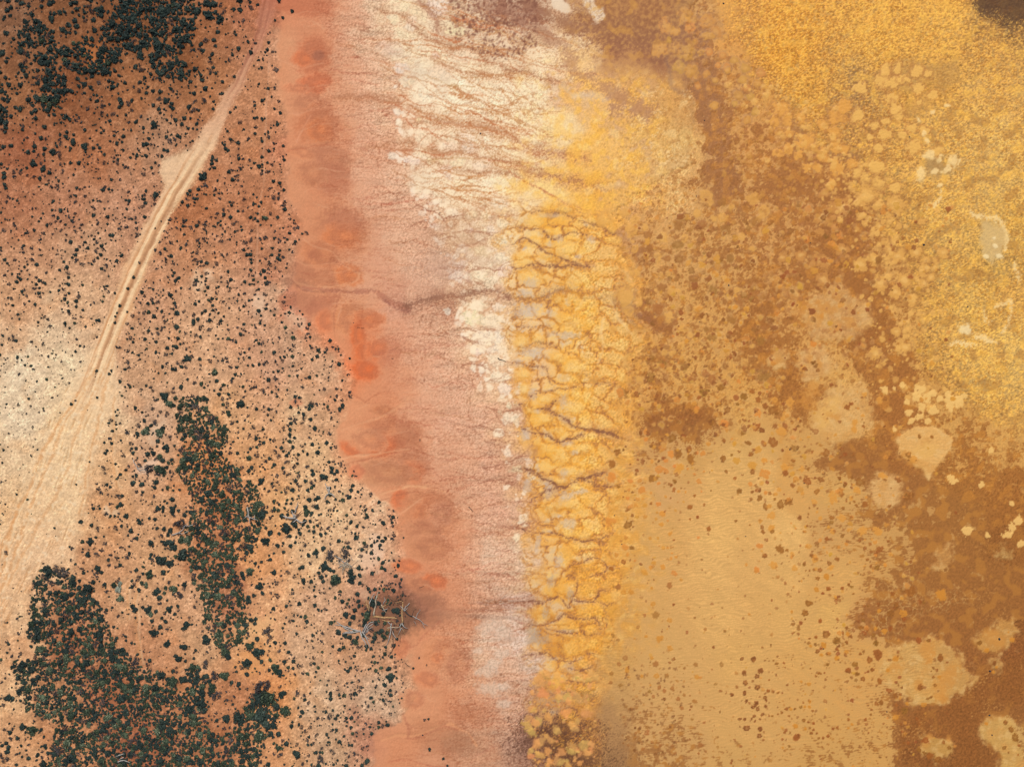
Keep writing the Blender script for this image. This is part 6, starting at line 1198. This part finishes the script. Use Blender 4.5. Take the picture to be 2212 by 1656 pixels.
dead_tree('dead_tree', 'small grey forked dead tree near the red clay', [
    br(V_(1, 2), "640 885 640 940", .10, .08, G, 'trunk'), br(V_(1, 2), "640 940 610 965 600 995", .08, .03, G), br(V_(1, 2), "640 940 670 950 692 975", .08, .03, G), br(V_(1, 2), "618 890 630 915 640 940", .06, .03, G), br(V_(1, 2), "605 860 625 890 650 895", .05, .02, G)], zs=(.2, .7))
straws = []
rq = random.Random(3)
for k in range(34):
    a = rq.random() * 6.283; L = 40 + rq.random() * 75; ox, oy = 780 + rq.gauss(0, 28), 1560 + rq.gauss(0, 22)
    straws.append(br(V_(1, 2), f"{ox} {oy} {ox + math.cos(a) * L * .5} {oy + math.sin(a) * L * .4} {ox + math.cos(a) * L} {oy + math.sin(a) * L * .75}", .03 + .02 * rq.random(), .012, M_PALE if rq.random() < .7 else G))
dead_tree('brush_pile', 'pale straw coloured pile of dead brushwood above the dead wood heap', straws, 'brush pile', zs=(.15, .5))
for lbl, bs in (('thin grey dead branches on the sand right of the track', [br(V_(0, 2), "1180 690 1210 730 1260 720", .06, .03, G), br(V_(0, 2), "1170 650 1190 700", .04, .02, G), br(V_(0, 2), "1210 735 1250 745 1290 740", .05, .02, G)]),
                ('curved grey dead branches at the left rim of the green thicket', [br(V_(0, 2), "1500 1300 1560 1280 1620 1220 1690 1210", .07, .03, G), br(V_(0, 2), "1560 1280 1600 1290 1660 1260", .05, .02, G), br(V_(0, 2), "1600 1235 1650 1190", .04, .02, G)]),
                ('slim grey dead branches at the right rim of the green thicket', [br(V_(0, 2), "2150 1060 2160 1130 2178 1192", .08, .03, G), br(V_(0, 2), "2155 1130 2110 1170", .05, .02, G), br(V_(0, 2), "2160 1100 2185 1060", .04, .02, G)]),
                ('pale dead branches inside the bottom left thicket', [br(V_(0, 3), "1020 1545 1090 1520", .08, .04, G), br(V_(0, 3), "1040 1590 1100 1570 1150 1592", .08, .03, G), br(V_(0, 3), "1050 1570 1090 1550", .05, .03, G)]),
                ('short grey dead branches by the thicket strip foot', [br(V_(1, 2), "-60 1140 0 1160 30 1172", .06, .02, G), br(V_(1, 2), "0 1130 10 1165", .04, .02, G)])):
    dead_tree('dead_branch', lbl, bs, 'branches', zs=(.35, .8))

# ------------------------------------------------------------------ sticks and clods on the flats
STK = [(TL(1, 1, "2088 1435 2105 1450 2135 1456 2162 1468"), .07, 'long curved black stick on the white salt'), (TL(1, 2, "1838 1062 1852 1080 1877 1103"), .06, 'thin black stick on the pink mud right of the clay'), (TL(1, 2, "1415 480 1415 500"), .07, 'short dark stick standing alone on the upper pink mud'), (TL(1, 1, "875 1172 900 1176"), .045, 'tiny dark stick on the bright orange clay, left one'), (TL(1, 1, "910 1178 935 1180"), .045, 'tiny dark stick on the bright orange clay, right one'),
       (TL(1, 3, "1412 106 1430 102 1450 92"), .05, 'thin dark stick on the bright clay above the dead wood'), (TL(2, 2, "88 1252 102 1264 118 1280"), .04, 'thin dark stick at the left edge of the orange crust'), (TL(1, 1, "1172 1441 1190 1440"), .05, 'short black stick on the pink clay below the orange pan'), (TL(1, 3, "1290 755 1310 775 1330 790"), .05, 'dark twig on the clay below the dead wood'), (TL(1, 1, "1580 188 1600 180"), .04, 'tiny dark twig among white plates in the upper salt')]
for pts, r, lb in STK:
    cx, cy = pts.mean(0)
    vs, fs = tube([(wx(a) - wx(cx), wy(b) - wy(cy), r * .7) for a, b in pts], r, r * .5, int(cx))
    o = new_obj('stick', mesh_of('stick', vs, fs, M_STICK)); o.location = (wx(cx), wy(cy), ground_z(cx, cy)); tag(o, lb, 'stick')
def rock(seed):
    r = random.Random(seed); vs, fs = [], []
    for j, (rr, z) in enumerate(((.9, 0), (1., .3), (.6, .62))):
        for k in range(7):
            a = 6.2832 * k / 7; q = rr * (.75 + .5 * r.random()); vs.append((math.cos(a) * q, math.sin(a) * q * .75, z * (.85 + .3 * r.random())))
    vs.append((0, 0, .75))
    for j in range(2):
        for k in range(7): fs.append((j * 7 + k, j * 7 + (k + 1) % 7, j * 7 + 7 + (k + 1) % 7, j * 7 + 7 + k))
    for k in range(7): fs.append((14 + k, 14 + (k + 1) % 7, 21))
    fs.append(tuple(range(6, -1, -1)))
    return vs, fs
M_CLOD = bark_material('dark clod', (.012, .014, .02), (.035, .035, .04))
clods = [mesh_of('clod', *rock(s), M_CLOD) for s in (1, 2, 3)]
for c, r_, px, py, rad, lb in ((3, 1, 1350, 458, 12, 'largest dark clod in the yellow scum of the upper right lake'), (3, 1, 368, 442, 6, 'dark clod in the brown shallows left of the vertical brown channel'), (3, 1, 1600, 1020, 6, 'dark clod in the yellow scum, the left of two'), (3, 1, 1730, 992, 7, 'dark clod in the yellow scum, the right of two'), (3, 3, 2000, 550, 12, 'dark clod on the tan sandbank at the right edge'), (3, 3, 1920, 828, 11, 'dark clod at the tip of the sandbank tail, right edge'), (3, 3, 1030, 1180, 7, 'dark clod on tan sand left of the dark brown mat'), (3, 3, 1917, 1210, 10, 'dark clod at the top of the bottom right sandbank'), (3, 3, 1937, 1380, 8, 'dark clod in the middle of the bottom right sandbank'), (3, 3, 480, 635, 7, 'dark clod under a brown mat in the lower tan shallows'),
                               (2, 1, 1874, 808, 8, 'dark clod alone in the brown spotted shallows'), (2, 1, 1620, 1125, 5, 'small dark clod right of the purple brown pool'), (2, 2, 885, 1140, 7, 'dark clod at the right edge of the orange crust'), (2, 2, 2020, 1320, 6, 'dark clod on bare tan sand of the lower lake'), (2, 2, 950, 1388, 6, 'dark clod where orange crust meets tan sand'), (3, 2, 190, 570, 8, 'dark clod on the brown mat below the blurred sandbank'), (3, 2, 313, 860, 6, 'dark clod among brown mats left of the round sandbank'), (2, 0, 1665, 1040, 7, 'dark clod at the edge of the upper ochre silt'), (2, 0, 1830, 30, 10, 'dark clod near the top edge in the ochre shallows'), (3, 0, 1225, 1183, 7, 'dark clod among yellow clumps of the upper lake'), (1, 0, 1940, 1155, 8, 'dark clod on the white salt near the top'), (1, 1, 843, 1132, 5, 'dark clod on the orange clay pan'), (1, 3, 1440, 1380, 9, 'dark clod on the clay near the bottom edge'), (2, 1, 1595, 38, 5, 'small dark clod at the upper rim of the brown shallows')):
    x, y = 553 * c + px / 4, 414 * r_ + py / 4
    o = new_obj('clod', clods[int(px) % 3]); s_ = max(rad / 4, 1.4) * SC * .95
    o.location = (wx(x), wy(y), ground_z(x, y) - .01); o.scale = (s_, s_, s_); o.rotation_euler = (0, 0, px * .7); tag(o, lb, 'clod', 'dark clods on the flats')
